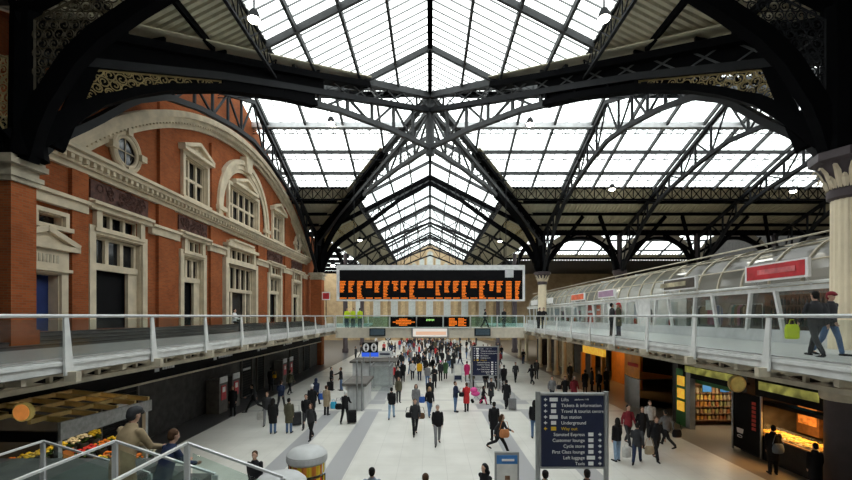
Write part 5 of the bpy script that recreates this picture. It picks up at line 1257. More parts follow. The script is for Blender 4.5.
def hand(mb, J, i):
    s = (-1, 1)[i]; w, d = J['wr', i], J['fd', i]
    side = Vector((0, 1, 0)) - d * d.y
    if side.length < .2: side = Vector((0, 0, 1)) - d * d.z
    side.normalize(); nrm = d.cross(side) * 1.0
    pal = w + d * .055
    for a in (-.022, 0, .022): mb.tube([up(J, w + d * .005 + side * a * .6), up(J, pal + side * a + d * .03)], [.017, .015], 8)
    for q, (a, ln) in enumerate(((-.031, .062), (-.011, .074), (.011, .07), (.031, .054))):
        b = pal + side * a + d * .025; m1 = b + d * ln * .5; m2 = m1 + (d * .8 + nrm * .6 * -s).normalized() * ln * .5
        mb.tube([up(J, b), up(J, m1), up(J, m2)], [.0095, .009, .0075], 8)
    th = w + d * .025 - side * .02; mb.tube([up(J, th), up(J, th + (d * .6 - side).normalized() * .03), up(J, th + (d - side * .6).normalized() * .062)], [.012, .010, .008], 8)
def build_body(J, name):
    m = MB(); L = J['L']
    torso(m, J, [(.84, .10, .08), (.90, .155, .105), (1.0, .15, .10), (1.1, .13, .09), (1.22, .155, .105), (1.34, .17, .105), (1.41, .14, .088), (1.45, .09, .07), (1.48, .058, .055)])
    limb(m, J, [L((0, .01, 1.45)), L((0, -.005, 1.56))], [.056, .052])
    for i in (0, 1):
        h, k, a = J['hip', i], J['knee', i], J['ank', i]
        limb(m, J, [h, mid(h, k, .4), k, mid(k, a, .3), a], [.085, .074, .052, .053, .036])
        limb(m, J, [a + Vector((0, .02, -.04)), mid(a + Vector((0, 0, -.045)), J['toe', i]), J['toe', i] + Vector((0, 0, .01))], [.034, .033, .022])
        s, e, w = J['sh', i], J['el', i], J['wr', i]
        limb(m, J, [s, mid(s, e, .4), e, mid(e, w, .3), w], [.052, .045, .036, .036, .024]); hand(m, J, i)
    H = lambda x, y, z: up(J, L((x, y, z)))
    m.ell(H(0, .01, 1.66), (.076, .092, .098), 16, 12); m.ell(H(0, -.022, 1.605), (.058, .066, .075), 14, 10); m.ell(H(0, -.06, 1.55), (.03, .026, .022), 8, 6)
    m.tube([H(0, -.085, 1.655), H(0, -.104, 1.62), H(0, -.088, 1.608)], [.009, .014, .012], 8)
    m.ell(H(0, -.08, 1.578), (.025, .014, .009), 8, 6)
    for s in (-1, 1): m.ell(H(s * .077, .012, 1.635), (.012, .02, .032), 8, 6)
    me = remesh(m, name, .0105, 2)
    e = MB(); e.v = [tuple(v.co) for v in me.vertices]; e.f = [tuple(p.vertices) for p in me.polygons]; e.m = [0] * len(e.f); e.mi = 1
    for s in (-1, 1): e.ell(H(s * .031, -.078, 1.648), (.013, .009, .008), 8, 6)
    out = e.mesh(name, False); out.polygons.foreach_set('use_smooth', [True] * len(out.polygons)); return out
def sleeves(m, J, g):
    for i in (0, 1):
        s, e, w = J['sh', i], J['el', i], J['wr', i]; limb(m, J, [s, mid(s, e, .4), e, mid(e, w, .5), mid(e, w, .96)], [.060 + g, .058 + g, .051 + g, .046 + g, .042 + g])
def build_jacket(J, name):
    m = MB(); torso(m, J, [(.82, .185, .135), (.92, .19, .14), (1.05, .175, .13), (1.18, .175, .13), (1.32, .188, .13), (1.40, .158, .112), (1.45, .112, .088), (1.51, .072, .070)]); sleeves(m, J, .002)
    return remesh(m, name, .016)
def build_coat(J, name):
    m = MB(); torso(m, J, [(.92, .195, .14), (1.05, .178, .132), (1.18, .178, .132), (1.32, .19, .132), (1.40, .16, .114), (1.455, .112, .09), (1.525, .074, .073)]); sleeves(m, J, .005)
    k0, k1 = mid(J['hip', 0], J['knee', 0], .9), mid(J['hip', 1], J['knee', 1], .9); yc = (k0.y + k1.y) / 2; sp = abs(k0.y - k1.y) / 2; zk = min(k0.z, k1.z)
    m.ering([(0, yc + J['dz'] * 0, zk + J['dz'] - .02, .2, .15 + sp), (0, yc * .5, .72 + J['dz'], .2, .145 + sp * .5), (0, 0, .95 + J['dz'], .195, .14)], 18)
    return remesh(m, name, .018)
def build_trousers(J, name):
    m = MB(); torso(m, J, [(.83, .12, .10), (.90, .172, .122), (.97, .17, .12), (1.04, .158, .112)])
    for i in (0, 1):
        h, k, a = J['hip', i], J['knee', i], J['ank', i]; limb(m, J, [h, mid(h, k, .4), k, mid(k, a, .5), mid(k, a, .97)], [.096, .088, .070, .064, .058])
    return remesh(m, name, .015)
def build_shoes(J, name):
    m = MB()
    for i in (0, 1):
        a, t, hl = J['ank', i], J['toe', i], J['heel', i]
        m.tube([up(J, hl + Vector((0, 0, .0))), up(J, mid(hl, t, .4)), up(J, t + Vector((0, -.03, .008)))], [.038, .042, .030], 10); m.ell(up(J, hl), (.036, .036, .034), 10, 6); m.ell(up(J, t + Vector((0, -.03, .008))), (.032, .035, .026), 10, 6); m.tube([up(J, hl + Vector((0, -.03, 0))), up(J, a)], [.04, .04], 8)
    return remesh(m, name, .012)
def build_hair(J, name, kind):
    m = MB(); L = J['L']; H = lambda x, y, z: up(J, L((x, y, z)))
    m.ell(H(0, .03, 1.685), (.087, .092, .092), 14, 10); m.ell(H(0, .05, 1.63), (.08, .068, .085), 12, 8)
    if kind == 'long':
        m.tube([H(0, .05, 1.66), H(0, .085, 1.54), H(0, .09, 1.40)], [.085, .085, .06], 12)
        for s in (-1, 1): m.tube([H(s * .065, .0, 1.68), H(s * .085, .01, 1.58), H(s * .08, .03, 1.45)], [.035, .033, .025], 8)
    if kind == 'cap':
        m.ell(H(0, .0, 1.715), (.095, .11, .07), 14, 8); m.tube([H(0, -.08, 1.70), H(0, -.15, 1.69)], [.05, .03], 8)
    if kind == 'hood':
        m.ell(H(0, .04, 1.62), (.11, .10, .13), 12, 8); m.ell(H(0, .07, 1.5), (.12, .08, .09), 12, 8)
    return remesh(m, name, .014)
POSE = {
 'stand': skeleton([(1, 2), (-1, 2)], [(2, 8, 12, 5), (-2, 8, 14, 5)]),
 'walk': skeleton([(24, 6), (-16, 18)], [(-22, 7, 15, 4), (22, 7, 22, 6)], lean=3),
 'pace': skeleton([(-14, 22), (20, 8)], [(20, 7, 20, 6), (-20, 7, 14, 4)], lean=3),
 'fold': skeleton([(3, 3), (-3, 4)], [(18, 8, 85, 38), (14, 8, 88, 38)]),
 'stride': skeleton([(34, 8), (-30, 34)], [(-32, 9, 30, 4), (34, 9, 45, 6)], lean=9),
 'reach': skeleton([(4, 4), (-5, 3)], [(58, 12, 18, -8), (4, 10, 25, 8)], lean=2),
 'lean': skeleton([(8, 10), (-2, 6)], [(42, 14, 45, 12), (46, 14, 42, 12)], lean=16),
 'sit': skeleton([(82, 84), (80, 80)], [(28, 8, 55, 22), (26, 8, 60, 22)], lean=4),
 'push': skeleton([(18, 8), (-16, 20)], [(34, 6, 42, 4), (36, 6, 40, 4)], lean=7),
}
PM = {}
def part_mesh(pose, kind):
    k = (pose, kind)
    if k not in PM:
        J = POSE[pose]; n = 'person_' + kind
        PM[k] = {'body': build_body, 'jacket': build_jacket, 'coat': build_coat, 'trousers': build_trousers, 'shoes': build_shoes}[kind](J, n) if kind in ('body', 'jacket', 'coat', 'trousers', 'shoes') else build_hair(J, n, kind)
        me = PM[k]; me.materials.clear(); me.materials.append(MT['paper'])
        if kind == 'body': me.materials.append(MT['black_paint'])
    return PM[k]
CL = {}
PAL = dict(black=(.012, .012, .014), charcoal=(.035, .036, .04), grey=(.2, .2, .21), pale=(.55, .54, .52), white=(.7, .7, .7), navy=(.02, .03, .07), jeans=(.09, .16, .30), paleblue=(.28, .40, .55), olive=(.09, .085, .055), tan=(.33, .25, .15), beige=(.38, .30, .20), brown=(.14, .075, .04),
           red=(.55, .03, .035), maroon=(.22, .025, .035), magenta=(.6, .03, .15), yellow=(.85, .45, .02), hivis=(.6, .75, .03), green=(.07, .15, .07), blue=(.04, .12, .45), skin=(.55, .34, .25), skin2=(.22, .12, .08), hair_black=(.012, .010, .009), hair_brown=(.07, .035, .018), hair_red=(.28, .07, .025), hair_grey=(.32, .31, .30), hair_blond=(.38, .25, .10), bluegrey=(.22, .27, .34), pink=(.8, .1, .35), orange=(.5, .2, .08))
def cl(c):
    if c not in CL: CL[c] = mat('cloth_' + c, PAL[c], .75 if not c.startswith('skin') else .5, var=.15, scale=9, spec=.2)
    return CL[c]
def setm(o, c, slot=0): o.material_slots[slot].link = 'OBJECT'; o.material_slots[slot].material = cl(c)
def person(loc, face, pose, top, tcol, bcol, hair, hcol, label, h=1.75, shoe='black', skin='skin', group=None):
    o = bpy.data.objects.new('person', part_mesh(pose, 'body')); COL.objects.link(o); s = h / 1.765
    o.location = loc; o.rotation_euler = (0, 0, R(face)); o.scale = (s,) * 3; setm(o, skin); tag(o, label, 'person', group, 'thing')
    for nm, kind, c in (('trousers', 'trousers', bcol), (top, top, tcol), ('shoes', 'shoes', shoe), ({'cap': 'cap', 'hood': 'hood'}.get(hair, 'hair'), hair, hcol)):
        p = bpy.data.objects.new(nm, part_mesh(pose, kind)); COL.objects.link(p); p.parent = o; setm(p, c)
    return o
def gp(px, fy): x, y = G(px, fy); return (x, y, 0)
P_ = lambda px, fy, *a, **k: person(gp(px, fy), *a, **k)
# bags
def satchel(loc, c, label, s=1.0, rz=0):
    t = thing('shoulder_bag', label, 'bag', loc, kind='thing')
    m = MB(); m.ering([(0, 0, 0, .11 * s, .04 * s), (0, 0, .03 * s, .15 * s, .065 * s), (0, 0, .12 * s, .16 * s, .075 * s), (0, 0, .22 * s, .14 * s, .05 * s), (0, 0, .26 * s, .11 * s, .025 * s)], 14); o = m.build('bag_body', cl(c), smooth=True); o.parent = t
    m = MB(); m.tube([(-.15 * s, 0, .25 * s), (-.08 * s, 0, .5 * s), (.08 * s, 0, .5 * s), (.15 * s, 0, .25 * s)], .012, 6); o = m.build('strap', cl(c)); o.parent = t; t.rotation_euler = (0, 0, rz); return t
def carrier(loc, c, label, s=1.0):
    t = thing('carrier_bag', label, 'bag', loc, kind='thing')
    m = MB(); m.ering([(0, 0, 0, .15 * s, .07 * s), (0, 0, .03, .18 * s, .1 * s), (0, 0, .25 * s, .19 * s, .1 * s), (0, 0, .38 * s, .16 * s, .05 * s)], 12); o = m.build('bag_body', cl(c), smooth=True); o.parent = t
    m = MB(); m.tube([(-.09 * s, 0, .36 * s), (-.05 * s, 0, .5 * s), (.05 * s, 0, .5 * s), (.09 * s, 0, .36 * s)], .01, 6); o = m.build('handle', cl(c)); o.parent = t; return t
def suitcase(loc, c, label, rz=0, tilt=0):
    t = thing('suitcase', label, 'suitcase', loc, kind='thing'); t.rotation_euler = (tilt, 0, rz)
    m = MB(); m.box(-.22, .22, -.13, .13, .06, .68); m.box(-.2, .2, -.15, .15, .1, .64); o = m.build('shell', cl(c)); o.parent = t
    m = MB(); m.tube([(-.13, .1, .66), (-.13, .1, 1.0), (.13, .1, 1.0), (.13, .1, .66)], .012, 6); o = m.build('handle', MT['brushed_grey']); o.parent = t
    for x in (-.16, .16): m = MB(); m.tube([(x - .02, .1, .05), (x + .02, .1, .05)], .05, 10); o = m.build('wheel', MT['black_paint']); o.parent = t
    return t
def off(loc, dx, dy, dz): return (loc[0] + dx, loc[1] + dy, loc[2] + dz)
# ---- facade half
P_(233, 415.8, 5, 'stand', 'coat', 'black', 'black', 'long', 'hair_red', 'person with red hair in long black coat standing by the ticket machines', h=1.68)
P_(254, 412, -60, 'stride', 'jacket', 'black', 'black', 'short', 'hair_black', 'person in black striding between the red haired woman and the walkers in coats')
p = gp(271, 390.5); person(p, 190, 'stand', 'coat', 'black', 'black', 'short', 'hair_black', 'person in black coat with yellow bag by the farther ticket machines'); satchel(off(p, .28, -.05, .95), 'yellow', 'bright yellow bag on the shoulder of a person in black')
p = gp(281, 408.5); person(p, 175, 'walk', 'jacket', 'navy', 'charcoal', 'short', 'hair_brown', 'person in navy with a backpack walking away toward the ticket machines'); satchel(off(p, 0, -.2, 1.1), 'navy', 'navy backpack on the walker near the ticket machines', 1.2)
P_(290, 394, 160, 'pace', 'jacket', 'olive', 'charcoal', 'short', 'hair_brown', 'person in dark olive walking away along the shaded facade side')
p = gp(267, 424.5); person(p, 15, 'walk', 'jacket', 'charcoal', 'grey', 'short', 'hair_brown', 'man in charcoal jacket and grey trousers beside the woman in long dark coat'); carrier(off(p, -.35, 0, .25), 'pale', 'pale carrier bag held by the man in grey trousers')
P_(273, 433.5, 185, 'stand', 'coat', 'black', 'jeans', 'long', 'hair_black', 'woman in long black coat and blue jeans seen from behind next to the olive parka', h=1.7)
P_(289, 433, 178, 'stand', 'coat', 'olive', 'jeans', 'short', 'hair_black', 'person in olive parka and jeans seen from behind', h=1.68)
p = gp(306, 428); person(p, 10, 'walk', 'jacket', 'black', 'charcoal', 'short', 'hair_black', 'man in open black jacket pulling a dark case past the olive parka'); suitcase(off(p, -.62, .5, 0), 'charcoal', 'dark wheeled case behind the man in open black jacket', .5)
P_(311, 439, -15, 'pace', 'jacket', 'charcoal', 'black', 'long', 'hair_brown', 'woman with brown hair and black leggings walking in front of the man with a case', h=1.66)
P_(312, 417, 180, 'stand', 'coat', 'black', 'black', 'cap', 'white', 'person in black with a white cap behind the man in open jacket', h=1.8)
p = gp(316, 405); person(p, 170, 'walk', 'jacket', 'navy', 'black', 'hood', 'navy', 'hooded person in navy with a blue carrier bag'); carrier(off(p, .34, 0, .35), 'blue', 'bright blue carrier bag held by the hooded person in navy')
p = gp(326.5, 415); person(p, 160, 'stand', 'coat', 'beige', 'black', 'short', 'hair_brown', 'woman in long beige coat with a cyan bag seen from behind', h=1.68); CLc = PAL.update(cyan=(.05, .42, .65)); carrier(off(p, .42, -.05, .38), 'cyan', 'cyan carrier bag held by the woman in beige coat')
p = gp(345, 423); person(p, 170, 'push', 'jacket', 'black', 'black', 'cap', 'white', 'person in black with a pale cap bending over luggage before the information desk', h=1.7); suitcase(off(p, .38, -.05, 0), 'black', 'black suitcase beside the person in pale cap', .3); satchel(off(p, -.3, -.15, .75), 'black', 'black holdall hanging from the person in pale cap', 1.2)
p = gp(331.5, 390); person(p, 80, 'stand', 'jacket', 'black', 'black', 'short', 'hair_black', 'man in black facing a gesturing man by the information desk'); suitcase(off(p, 0, -.4, 0), 'black', 'upright black suitcase at the feet of the man in black by the desk')
P_(341, 390.5, -80, 'reach', 'jacket', 'black', 'jeans', 'short', 'hair_brown', 'man in black jacket and jeans holding out one arm beside the information desk')
Yq = 12.3; person((XA(255, Yq), Yq, 0), 5, 'walk', 'jacket', 'black', 'black', 'short', 'hair_brown', 'man in dark suit coming toward the glass stair rail')
Yq = 10.8; person((XA(372, Yq), Yq, 0), 180, 'stand', 'jacket', 'bluegrey', 'black', 'short', 'hair_black', 'man in pale grey top whose head and shoulders show at the lower edge')
Yq = 10.4; person((XA(425.5, Yq), Yq, 0), 180, 'stand', 'jacket', 'brown', 'black', 'short', 'hair_brown', 'brown haired person just peeping over the lower edge')
# ---- middle
P_(391.5, 418.5, 178, 'walk', 'jacket', 'black', 'paleblue', 'short', 'hair_black', 'man in black jacket and pale blue jeans walking away before the desk')
P_(398.5, 402.5, 20, 'stand', 'jacket', 'olive', 'charcoal', 'long', 'hair_brown', 'woman with long brown hair behind the man in pale blue jeans', h=1.66)
p = gp(415, 434.5); person(p, 10, 'walk', 'jacket', 'charcoal', 'black', 'short', 'hair_brown', 'man in charcoal walking forward with a brown bag'); satchel(off(p, .3, 0, .75), 'brown', 'brown bag swinging beside the man in charcoal', 1.1); satchel(off(p, -.3, 0, .8), 'black', 'black bag hanging on the other arm of the man in charcoal')
P_(416, 414, 5, 'stand', 'coat', 'grey', 'black', 'long', 'hair_brown', 'woman in grey coat just behind the man in charcoal', h=1.7)
p = gp(429.5, 416); person(p, 15, 'walk', 'jacket', 'black', 'jeans', 'long', 'hair_blond', 'woman in black jacket and jeans with a blue bag', h=1.7); carrier(off(p, -.42, 0, .75), 'blue', 'round blue bag at the elbow of the woman in jeans', .9)
P_(430, 406, 5, 'stand', 'jacket', 'black', 'black', 'short', 'hair_brown', 'person in black just behind the woman with the blue bag')
P_(437.5, 444, 3, 'walk', 'jacket', 'black', 'grey', 'short', 'hair_grey', 'grey haired man in black jacket walking forward alone in the open floor', h=1.78)
P_(455.5, 411.8, 60, 'fold', 'jacket', 'navy', 'jeans', 'short', 'hair_brown', 'man in navy jumper and jeans with folded arms beside the red jacket', h=1.78)
p = gp(466.5, 411.5); person(p, 195, 'fold', 'coat', 'red', 'black', 'short', 'hair_brown', 'woman in bright red jacket and black trousers with a handbag', h=1.7); satchel(off(p, -.3, -.1, .9), 'black', 'black handbag at the side of the red jacket')
p = gp(491, 403.5); person(p, 10, 'push', 'coat', 'charcoal', 'black', 'short', 'hair_black', 'woman in long dark coat behind the pink pushchair', h=1.68)
P_(483.5, 404, 75, 'walk', 'coat', 'black', 'magenta', 'long', 'hair_black', 'small child in black and pink beside the pushchair', h=1.2)
x, y = G(477, 402.5); t = thing('pushchair', 'bright pink pushchair beside the child in black', 'pushchair', (x, y, 0), kind='thing')
m = MB(); m.tube([(x - .3, y, .1), (x + .25, y, .95)], .02, 6); m.tube([(x + .25, y, .1), (x - .3, y, .7)], .02, 6); m.build('frame', 'brushed_grey', t)
m = MB(); m.ell((x - .1, y, .58), (.3, .2, .16), 12, 8); m.ell((x - .2, y, .8), (.24, .2, .2), 12, 8); m.build('hood_and_seat', cl('pink'), t, smooth=True)
for dx, dy in ((-.3, -.2), (-.3, .2), (.27, -.2), (.27, .2)): m = MB(); m.tube([(x + dx, y + dy - .015, .1), (x + dx, y + dy + .015, .1)], .1, 12); m.build('wheel', 'black_paint', t)
p = gp(506.5, 408); person(p, 180, 'walk', 'coat', 'black', 'black', 'short', 'hair_black', 'person in long black coat pulling a grey suitcase', h=1.78); suitcase(off(p, .25, -.55, 0), 'grey', 'upright grey suitcase behind the person in long black coat')
P_(494, 440.5, 185, 'stand', 'coat', 'black', 'black', 'short', 'hair_black', 'person in long black coat close behind a striding figure with a tan bag', h=1.75)
p = gp(500, 452.5); person(p, 60, 'stride', 'jacket', 'charcoal', 'black', 'long', 'hair_brown', 'striding woman in dark jacket with a tan bag', h=1.7); satchel(off(p, .12, -.35, .72), 'orange', 'tan leather bag carried by the striding woman', 1.3)
Yq = 11.5; person((XA(487, Yq), Yq, 0), -50, 'stride', 'coat', 'black', 'black', 'hood', 'black', 'hooded black figure hurrying beside the poster stand', h=1.74)
Yq = 10.7; person((XA(545, Yq), Yq, 0), 180, 'stand', 'jacket', 'black', 'black', 'short', 'hair_black', 'dark head at the lower edge beneath the near end of the large navy sign', h=1.72)
person((XA(587, Yq), Yq, 0), 170, 'stand', 'jacket', 'black', 'black', 'short', 'hair_black', 'dark shoulders at the lower edge beneath the lettered end of the large navy sign', h=1.74)
# ---- middle distance
for a in ((398, 390, 5, 'stand', 'jacket', 'black', 'black', 'short', 'hair_black', 'person in black standing clear of the glass enclosure, behind the pale jeans'),
          (392.5, 385, 175, 'stand', 'jacket', 'red', 'black', 'short', 'hair_black', 'person with a red back seen from behind by the glass enclosure'),
          (403, 381.5, 5, 'stand', 'coat', 'black', 'black', 'short', 'hair_black', 'broad person in black coat between the red back and the yellow top'),
          (412.5, 379.5, 5, 'walk', 'jacket', 'white', 'charcoal', 'short', 'hair_brown', 'person in white top beside the bright yellow jacket'),
          (419.5, 380.5, 178, 'stand', 'jacket', 'yellow', 'navy', 'short', 'hair_black', 'person in bright yellow jacket seen from behind'),
          (427.5, 386, 180, 'stand', 'jacket', 'grey', 'jeans', 'short', 'hair_black', 'person in grey hooded top and jeans seen from behind'),
          (434.5, 388, 5, 'fold', 'coat', 'black', 'black', 'short', 'hair_black', 'tall person in black coat beside the grey hooded top'),
          (440.5, 381, 5, 'stand', 'jacket', 'charcoal', 'black', 'cap', 'pink', 'person with a pink hat in dark jacket'),
          (445.5, 379, 185, 'stand', 'coat', 'green', 'charcoal', 'short', 'hair_brown', 'person in long dark green coat beside the pink hat'),
          (453, 373.5, 178, 'stand', 'coat', 'charcoal', 'charcoal', 'short', 'hair_black', 'person in bulky charcoal coat beyond the white poster stand'),
          (467, 381.5, 175, 'stand', 'coat', 'magenta', 'black', 'short', 'hair_brown', 'person in magenta coat beside the farther navy sign'),
          (504, 387, 185, 'stand', 'coat', 'black', 'black', 'short', 'hair_black', 'person in black beyond the far navy sign, next to the dark walkers'),
          (499.5, 386, 10, 'walk', 'jacket', 'grey', 'black', 'short', 'hair_black', 'person in grey jacket by the post of the farther navy sign'),
          (515.5, 382, 3, 'walk', 'jacket', 'charcoal', 'black', 'short', 'hair_black', 'man in charcoal walking alone toward the viewer near the shops'),
          (532, 384.5, 190, 'stride', 'jacket', 'black', 'black', 'long', 'hair_black', 'woman in black striding away near the shops'),
          (536.5, 379, 5, 'stand', 'jacket', 'charcoal', 'charcoal', 'short', 'hair_brown', 'person in charcoal close behind the striding woman near the shops'),
          (552, 402, 5, 'walk', 'jacket', 'grey', 'charcoal', 'short', 'hair_brown', 'man in grey top walking behind the large navy sign with a bag'),
          (565, 402, 5, 'walk', 'jacket', 'black', 'black', 'short', 'hair_brown', 'man in black between the grey top and the maroon coat'),
          (574, 402, 8, 'walk', 'coat', 'maroon', 'black', 'short', 'hair_grey', 'person in maroon coat behind the large navy sign'),
          (585, 394, 185, 'stand', 'coat', 'black', 'black', 'short', 'hair_black', 'person in black waiting before the orange cafe, first of four'),
          (592, 391, 80, 'stand', 'coat', 'black', 'black', 'short', 'hair_black', 'person in black waiting before the orange cafe, second of four'),
          (599, 395, -60, 'stand', 'jacket', 'black', 'black', 'short', 'hair_brown', 'person in black waiting before the orange cafe, third of four'),
          (606, 391, 20, 'stand', 'coat', 'charcoal', 'black', 'short', 'hair_black', 'person in charcoal waiting before the orange cafe, fourth of four'),
          (570, 384, 15, 'stand', 'coat', 'charcoal', 'black', 'short', 'hair_black', 'person in charcoal standing by the slim cream posts'),
          (534.5, 438, 170, 'stand', 'jacket', 'black', 'jeans', 'long', 'hair_black', 'person in black and jeans half hidden by the steel post of the large sign')):
    P_(*a)
p = gp(552, 402); satchel(off(p, .45, -.1, .85), 'black', 'black bag on the arm of the man in grey top', 1.1)
for dx, c, lab in ((.4, 'olive', 'person in olive seated on the bench under the farther navy sign'), (1.5, 'black', 'person in black seated in the middle of the bench'), (2.4, 'charcoal', 'person in charcoal seated at the shop end of the bench')):
    J = POSE['sit']; seat = .46; person((2.9 + dx, 33.28, seat - (.92 + J['dz'] - .09)), 0, 'sit', 'jacket', c, 'charcoal', 'short', 'hair_brown', lab)
# ---- shop half group
P_(617, 461, 200, 'stand', 'jacket', 'black', 'paleblue', 'long', 'hair_black', 'woman with long black hair and pale jeans between the large sign and the group', h=1.68)
P_(628, 444, 5, 'walk', 'jacket', 'maroon', 'charcoal', 'short', 'hair_black', 'man in open maroon jacket in the group near the snack shop', h=1.78)
P_(642, 446, 0, 'walk', 'jacket', 'black', 'black', 'short', 'hair_brown', 'man in black jacket in the middle of the group near the snack shop', h=1.76)
P_(650, 437, -10, 'stand', 'jacket', 'white', 'charcoal', 'short', 'hair_black', 'person in white top at the back of the group near the snack shop', h=1.7)
p = gp(637, 464); person(p, 150, 'stride', 'jacket', 'charcoal', 'navy', 'short', 'hair_black', 'hurrying person in dark top carrying bags through the group', h=1.66); satchel(off(p, .42, -.1, .4), 'beige', 'beige bag swinging from the hurrying person', 1.2); carrier(off(p, -.45, -.1, .3), 'pale', 'pale carrier bag swinging from the hurrying person')
p = gp(656, 459.5); person(p, 0, 'walk', 'jacket', 'black', 'black', 'short', 'hair_brown', 'man in dark jacket over grey shirt holding a drink, front of the group', h=1.74)
p = gp(667, 447); person(p, 190, 'stride', 'jacket', 'grey', 'black', 'short', 'hair_black', 'person in grey shirt at the snack shop edge of the group', h=1.7); satchel(off(p, .25, -.3, .5), 'black', 'black bag at the side of the grey shirt', 1.3)
p = gp(773, 474); person(p, 160, 'stand', 'coat', 'black', 'black', 'short', 'hair_black', 'woman in black with a grey green bag at the glowing food counter', h=1.74); satchel(off(p, .02, -.2, .8), 'bluegrey', 'grey green handbag of the woman at the food counter', 1.3)
Yq = 13.3; person((XA(815, Yq), Yq, 0), 170, 'stand', 'coat', 'black', 'black', 'short', 'hair_black', 'dark shopper at the near end of the food counter', h=1.62)
person((XB + 1.6, 15.2, 0), -90, 'stand', 'jacket', 'maroon', 'black', 'short', 'hair_brown', 'server in maroon standing behind the food counter', h=1.72)
# ---- balconies and bridge
def D_(px, Y, X=None, **k): return (XA(px, Y), Y, DZ)
p = (10.1, 11.0, DZ); person(p, 175, 'walk', 'jacket', 'charcoal', 'charcoal', 'short', 'hair_black', 'person in dark jacket walking on the balcony before the near cream column', h=1.75); carrier(off(p, -.62, 0, .45), 'hivis', 'lime green bag held by the walker on the balcony', 1.0)
person((10.75, 11.3, DZ), 10, 'pace', 'jacket', 'charcoal', 'jeans', 'cap', 'maroon', 'person with a dark red cap walking on the balcony beside the near cream column', h=1.72)
person((XA(612, 22.2), 22.2, DZ), 90, 'stand', 'jacket', 'charcoal', 'black', 'short', 'hair_black', 'person in charcoal paired with a red scarf wearer on the shop balcony', h=1.72)
person((XA(618.5, 22.4), 22.4, DZ), -90, 'stand', 'coat', 'olive', 'navy', 'cap', 'red', 'person in olive with red headwear on the shop balcony', h=1.74)
person((XA(538.5, 33), 33, DZ), 20, 'lean', 'jacket', 'black', 'black', 'short', 'hair_black', 'person in black leaning on the balcony rail below the far cream column', h=1.72)
person((XA(543.5, 33), 33, DZ), -10, 'lean', 'jacket', 'black', 'charcoal', 'short', 'hair_brown', 'second person leaning on the balcony rail below the far cream column', h=1.72)
for px, lab, f in ((347, 'person in lime hi-vis jacket on the footbridge, first of three', 20), (353, 'person in lime hi-vis jacket on the footbridge, second of three', -15), (360, 'person in lime hi-vis jacket on the footbridge, third of three', 170)):
    person((XA(px, 38), 38, DZ), f, 'stand', 'jacket', 'hivis', 'navy', 'short', 'hair_black', lab, h=1.76)
person((XA(485, 38), 38, DZ), 80, 'walk', 'jacket', 'charcoal', 'black', 'short', 'hair_black', 'person in charcoal walking on the footbridge', h=1.74)
person((XA(504, 39), 39, DZ), 20, 'stand', 'jacket', 'black', 'black', 'short', 'hair_black', 'person in black where the footbridge meets the shop balcony', h=1.74)
J = POSE['sit']; person((-11.95, 25.6, DZ + .24 - (.92 + J['dz'] - .47)), 90, 'sit', 'jacket', 'white', 'charcoal', 'short', 'hair_black', 'person in white seated on the steps below the facade doors', h=1.7)
# ---- stairs
person((-4.95, 6.75, 2.28), 165, 'lean', 'coat', 'tan', 'olive', 'cap', 'charcoal', 'man in tan jacket and dark cap leaning on the stair rail by the flowers', h=1.88)
person((-4.45, 7.0, 2.12), 150, 'lean', 'jacket', 'navy', 'black', 'short', 'hair_brown', 'person in dark navy on the stair beside the man in a tan jacket', h=1.62)
# ---- crowd in the distance
SP = {}
def crowd_mesh(pose):
    if pose in SP: return SP[pose]
    J = POSE[pose]; g = MB()
    for i, (fn, args) in enumerate(((build_body, ()), (build_jacket, ()), (build_trousers, ()), (build_hair, ('short',)))):
        me = part_mesh(pose, ('body', 'jacket', 'trousers', 'short')[i]).copy(); o = bpy.data.objects.new('tmp', me); COL.objects.link(o)
        d = o.modifiers.new('d', 'DECIMATE'); d.ratio = .12
        ev = o.evaluated_get(bpy.context.evaluated_depsgraph_get()); q = bpy.data.meshes.new_from_object(ev)
        g.mi = i; g.add([tuple(v.co) for v in q.vertices], [tuple(p.vertices) for p in q.polygons]); bpy.data.objects.remove(o); bpy.data.meshes.remove(q)
    me = g.mesh('person_small'); me.polygons.foreach_set('use_smooth', [True] * len(me.polygons))
    for _ in range(4): me.materials.append(MT['paper'])
    SP[pose] = me; return me
rnd = random.Random(21); spots = []
tops = ['black'] * 16 + ['charcoal'] * 9 + ['navy', 'grey', 'grey', 'white', 'white', 'pale', 'red', 'olive', 'olive', 'tan', 'brown', 'bluegrey', 'beige', 'maroon']
while len(spots) < 150:
    y = 40 + 46 * rnd.random() ** 1.1; x = rnd.gauss(.6, 3.6)
    if rnd.random() < .2: x = rnd.uniform(-11, 11)
    if abs(x) > 11.3 or any((x - a) ** 2 + (y - b) ** 2 < .5 for a, b in spots): continue
    spots.append((x, y))
for x, y in spots:
    o = bpy.data.objects.new('person', crowd_mesh(rnd.choice(('stand', 'walk', 'pace', 'fold')))); COL.objects.link(o)
    o.location = (x, y, 0); o.rotation_euler = (0, 0, rnd.uniform(0, 6.28)); o.scale = (rnd.uniform(.93, 1.03),) * 3
    for sl, c in enumerate((rnd.choice(('skin', 'skin', 'skin2')), rnd.choice(tops), rnd.choice(('black', 'black', 'charcoal', 'jeans', 'navy')), rnd.choice(('hair_black', 'hair_brown', 'hair_brown', 'hair_grey', 'hair_blond')))): setm(o, c, sl)
    tag(o, 'small distant person in the dense crowd under and beyond the footbridge', 'person', 'distant crowd beyond the footbridge', 'thing')
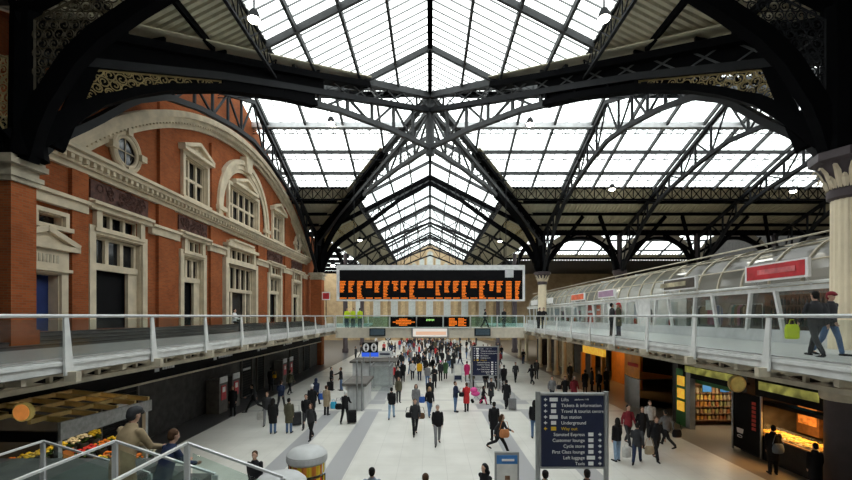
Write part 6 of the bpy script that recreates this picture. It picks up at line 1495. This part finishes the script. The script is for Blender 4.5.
# ================================================================== light, sky, camera
w = bpy.data.worlds.new('World'); SC.world = w; w.use_nodes = True
bg = w.node_tree.nodes['Background']; 
tc = w.node_tree.nodes.new('ShaderNodeTexCoord'); n = w.node_tree.nodes.new('ShaderNodeTexNoise'); n.inputs['Scale'].default_value = 3; n.inputs['Detail'].default_value = 5
rp = w.node_tree.nodes.new('ShaderNodeValToRGB'); rp.color_ramp.elements[0].color = (.90, .94, .95, 1); rp.color_ramp.elements[1].color = (1, 1, .98, 1); rp.color_ramp.elements[0].position = .35; rp.color_ramp.elements[1].position = .6
w.node_tree.links.new(tc.outputs['Generated'], n.inputs['Vector']); w.node_tree.links.new(n.outputs['Fac'], rp.inputs['Fac']); w.node_tree.links.new(rp.outputs['Color'], bg.inputs['Color'])
bg.inputs['Strength'].default_value = 4.2
def area(name, loc, size, energy, color, rot=(0, 0, 0)):
    l = bpy.data.lights.new(name, 'AREA'); l.energy = energy; l.color = color; l.shape = 'RECTANGLE'; l.size, l.size_y = size
    o = bpy.data.objects.new(name, l); COL.objects.link(o); o.location = loc; o.rotation_euler = rot; return o
area('food_counter_lamp', (XB + .5, 15.5, 1.93), (.7, 2.4), 150, (1, .5, .14))
area('snack_shop_lamp', (XB + 1.2, 20.6, 2.55), (2.0, .4), 60, (1, .85, .6))
area('stall_lamp', (-10.9, 13.2, 2.68), (1.0, 3.0), 40, (1, .75, .4))
for y in (16.2, 21.6, 28, 34, 47): area('upper_shop_lamp', (17.3, y, Zr(2.8)), (.4, 5), 100, (1, .97, .9))
area('cafe_lamp', (14.8, 34.4, 3.6), (1, 3), 40, (1, .6, .2))
cam = bpy.data.cameras.new('Camera'); co = bpy.data.objects.new('Camera', cam); COL.objects.link(co); SC.camera = co
co.location = (0, 0, E); co.rotation_euler = (PI / 2, 0, 0); cam.sensor_fit = 'HORIZONTAL'; cam.sensor_width = 36; cam.lens = F / 852 * 36
cam.shift_x = -4 / 852; cam.shift_y = 76 / 852; cam.clip_end = 500
vs = SC.view_settings; vs.view_transform = 'Standard'; vs.look = 'None'; vs.gamma = 1; vs.exposure = -0.12; vs.use_curve_mapping = False
cy = SC.cycles; cy.use_denoising = True; cy.max_bounces = 8; cy.diffuse_bounces = 4; cy.glossy_bounces = 3; cy.transparent_max_bounces = 24; cy.caustics_reflective = False; cy.caustics_refractive = False; cy.sample_clamp_indirect = 6
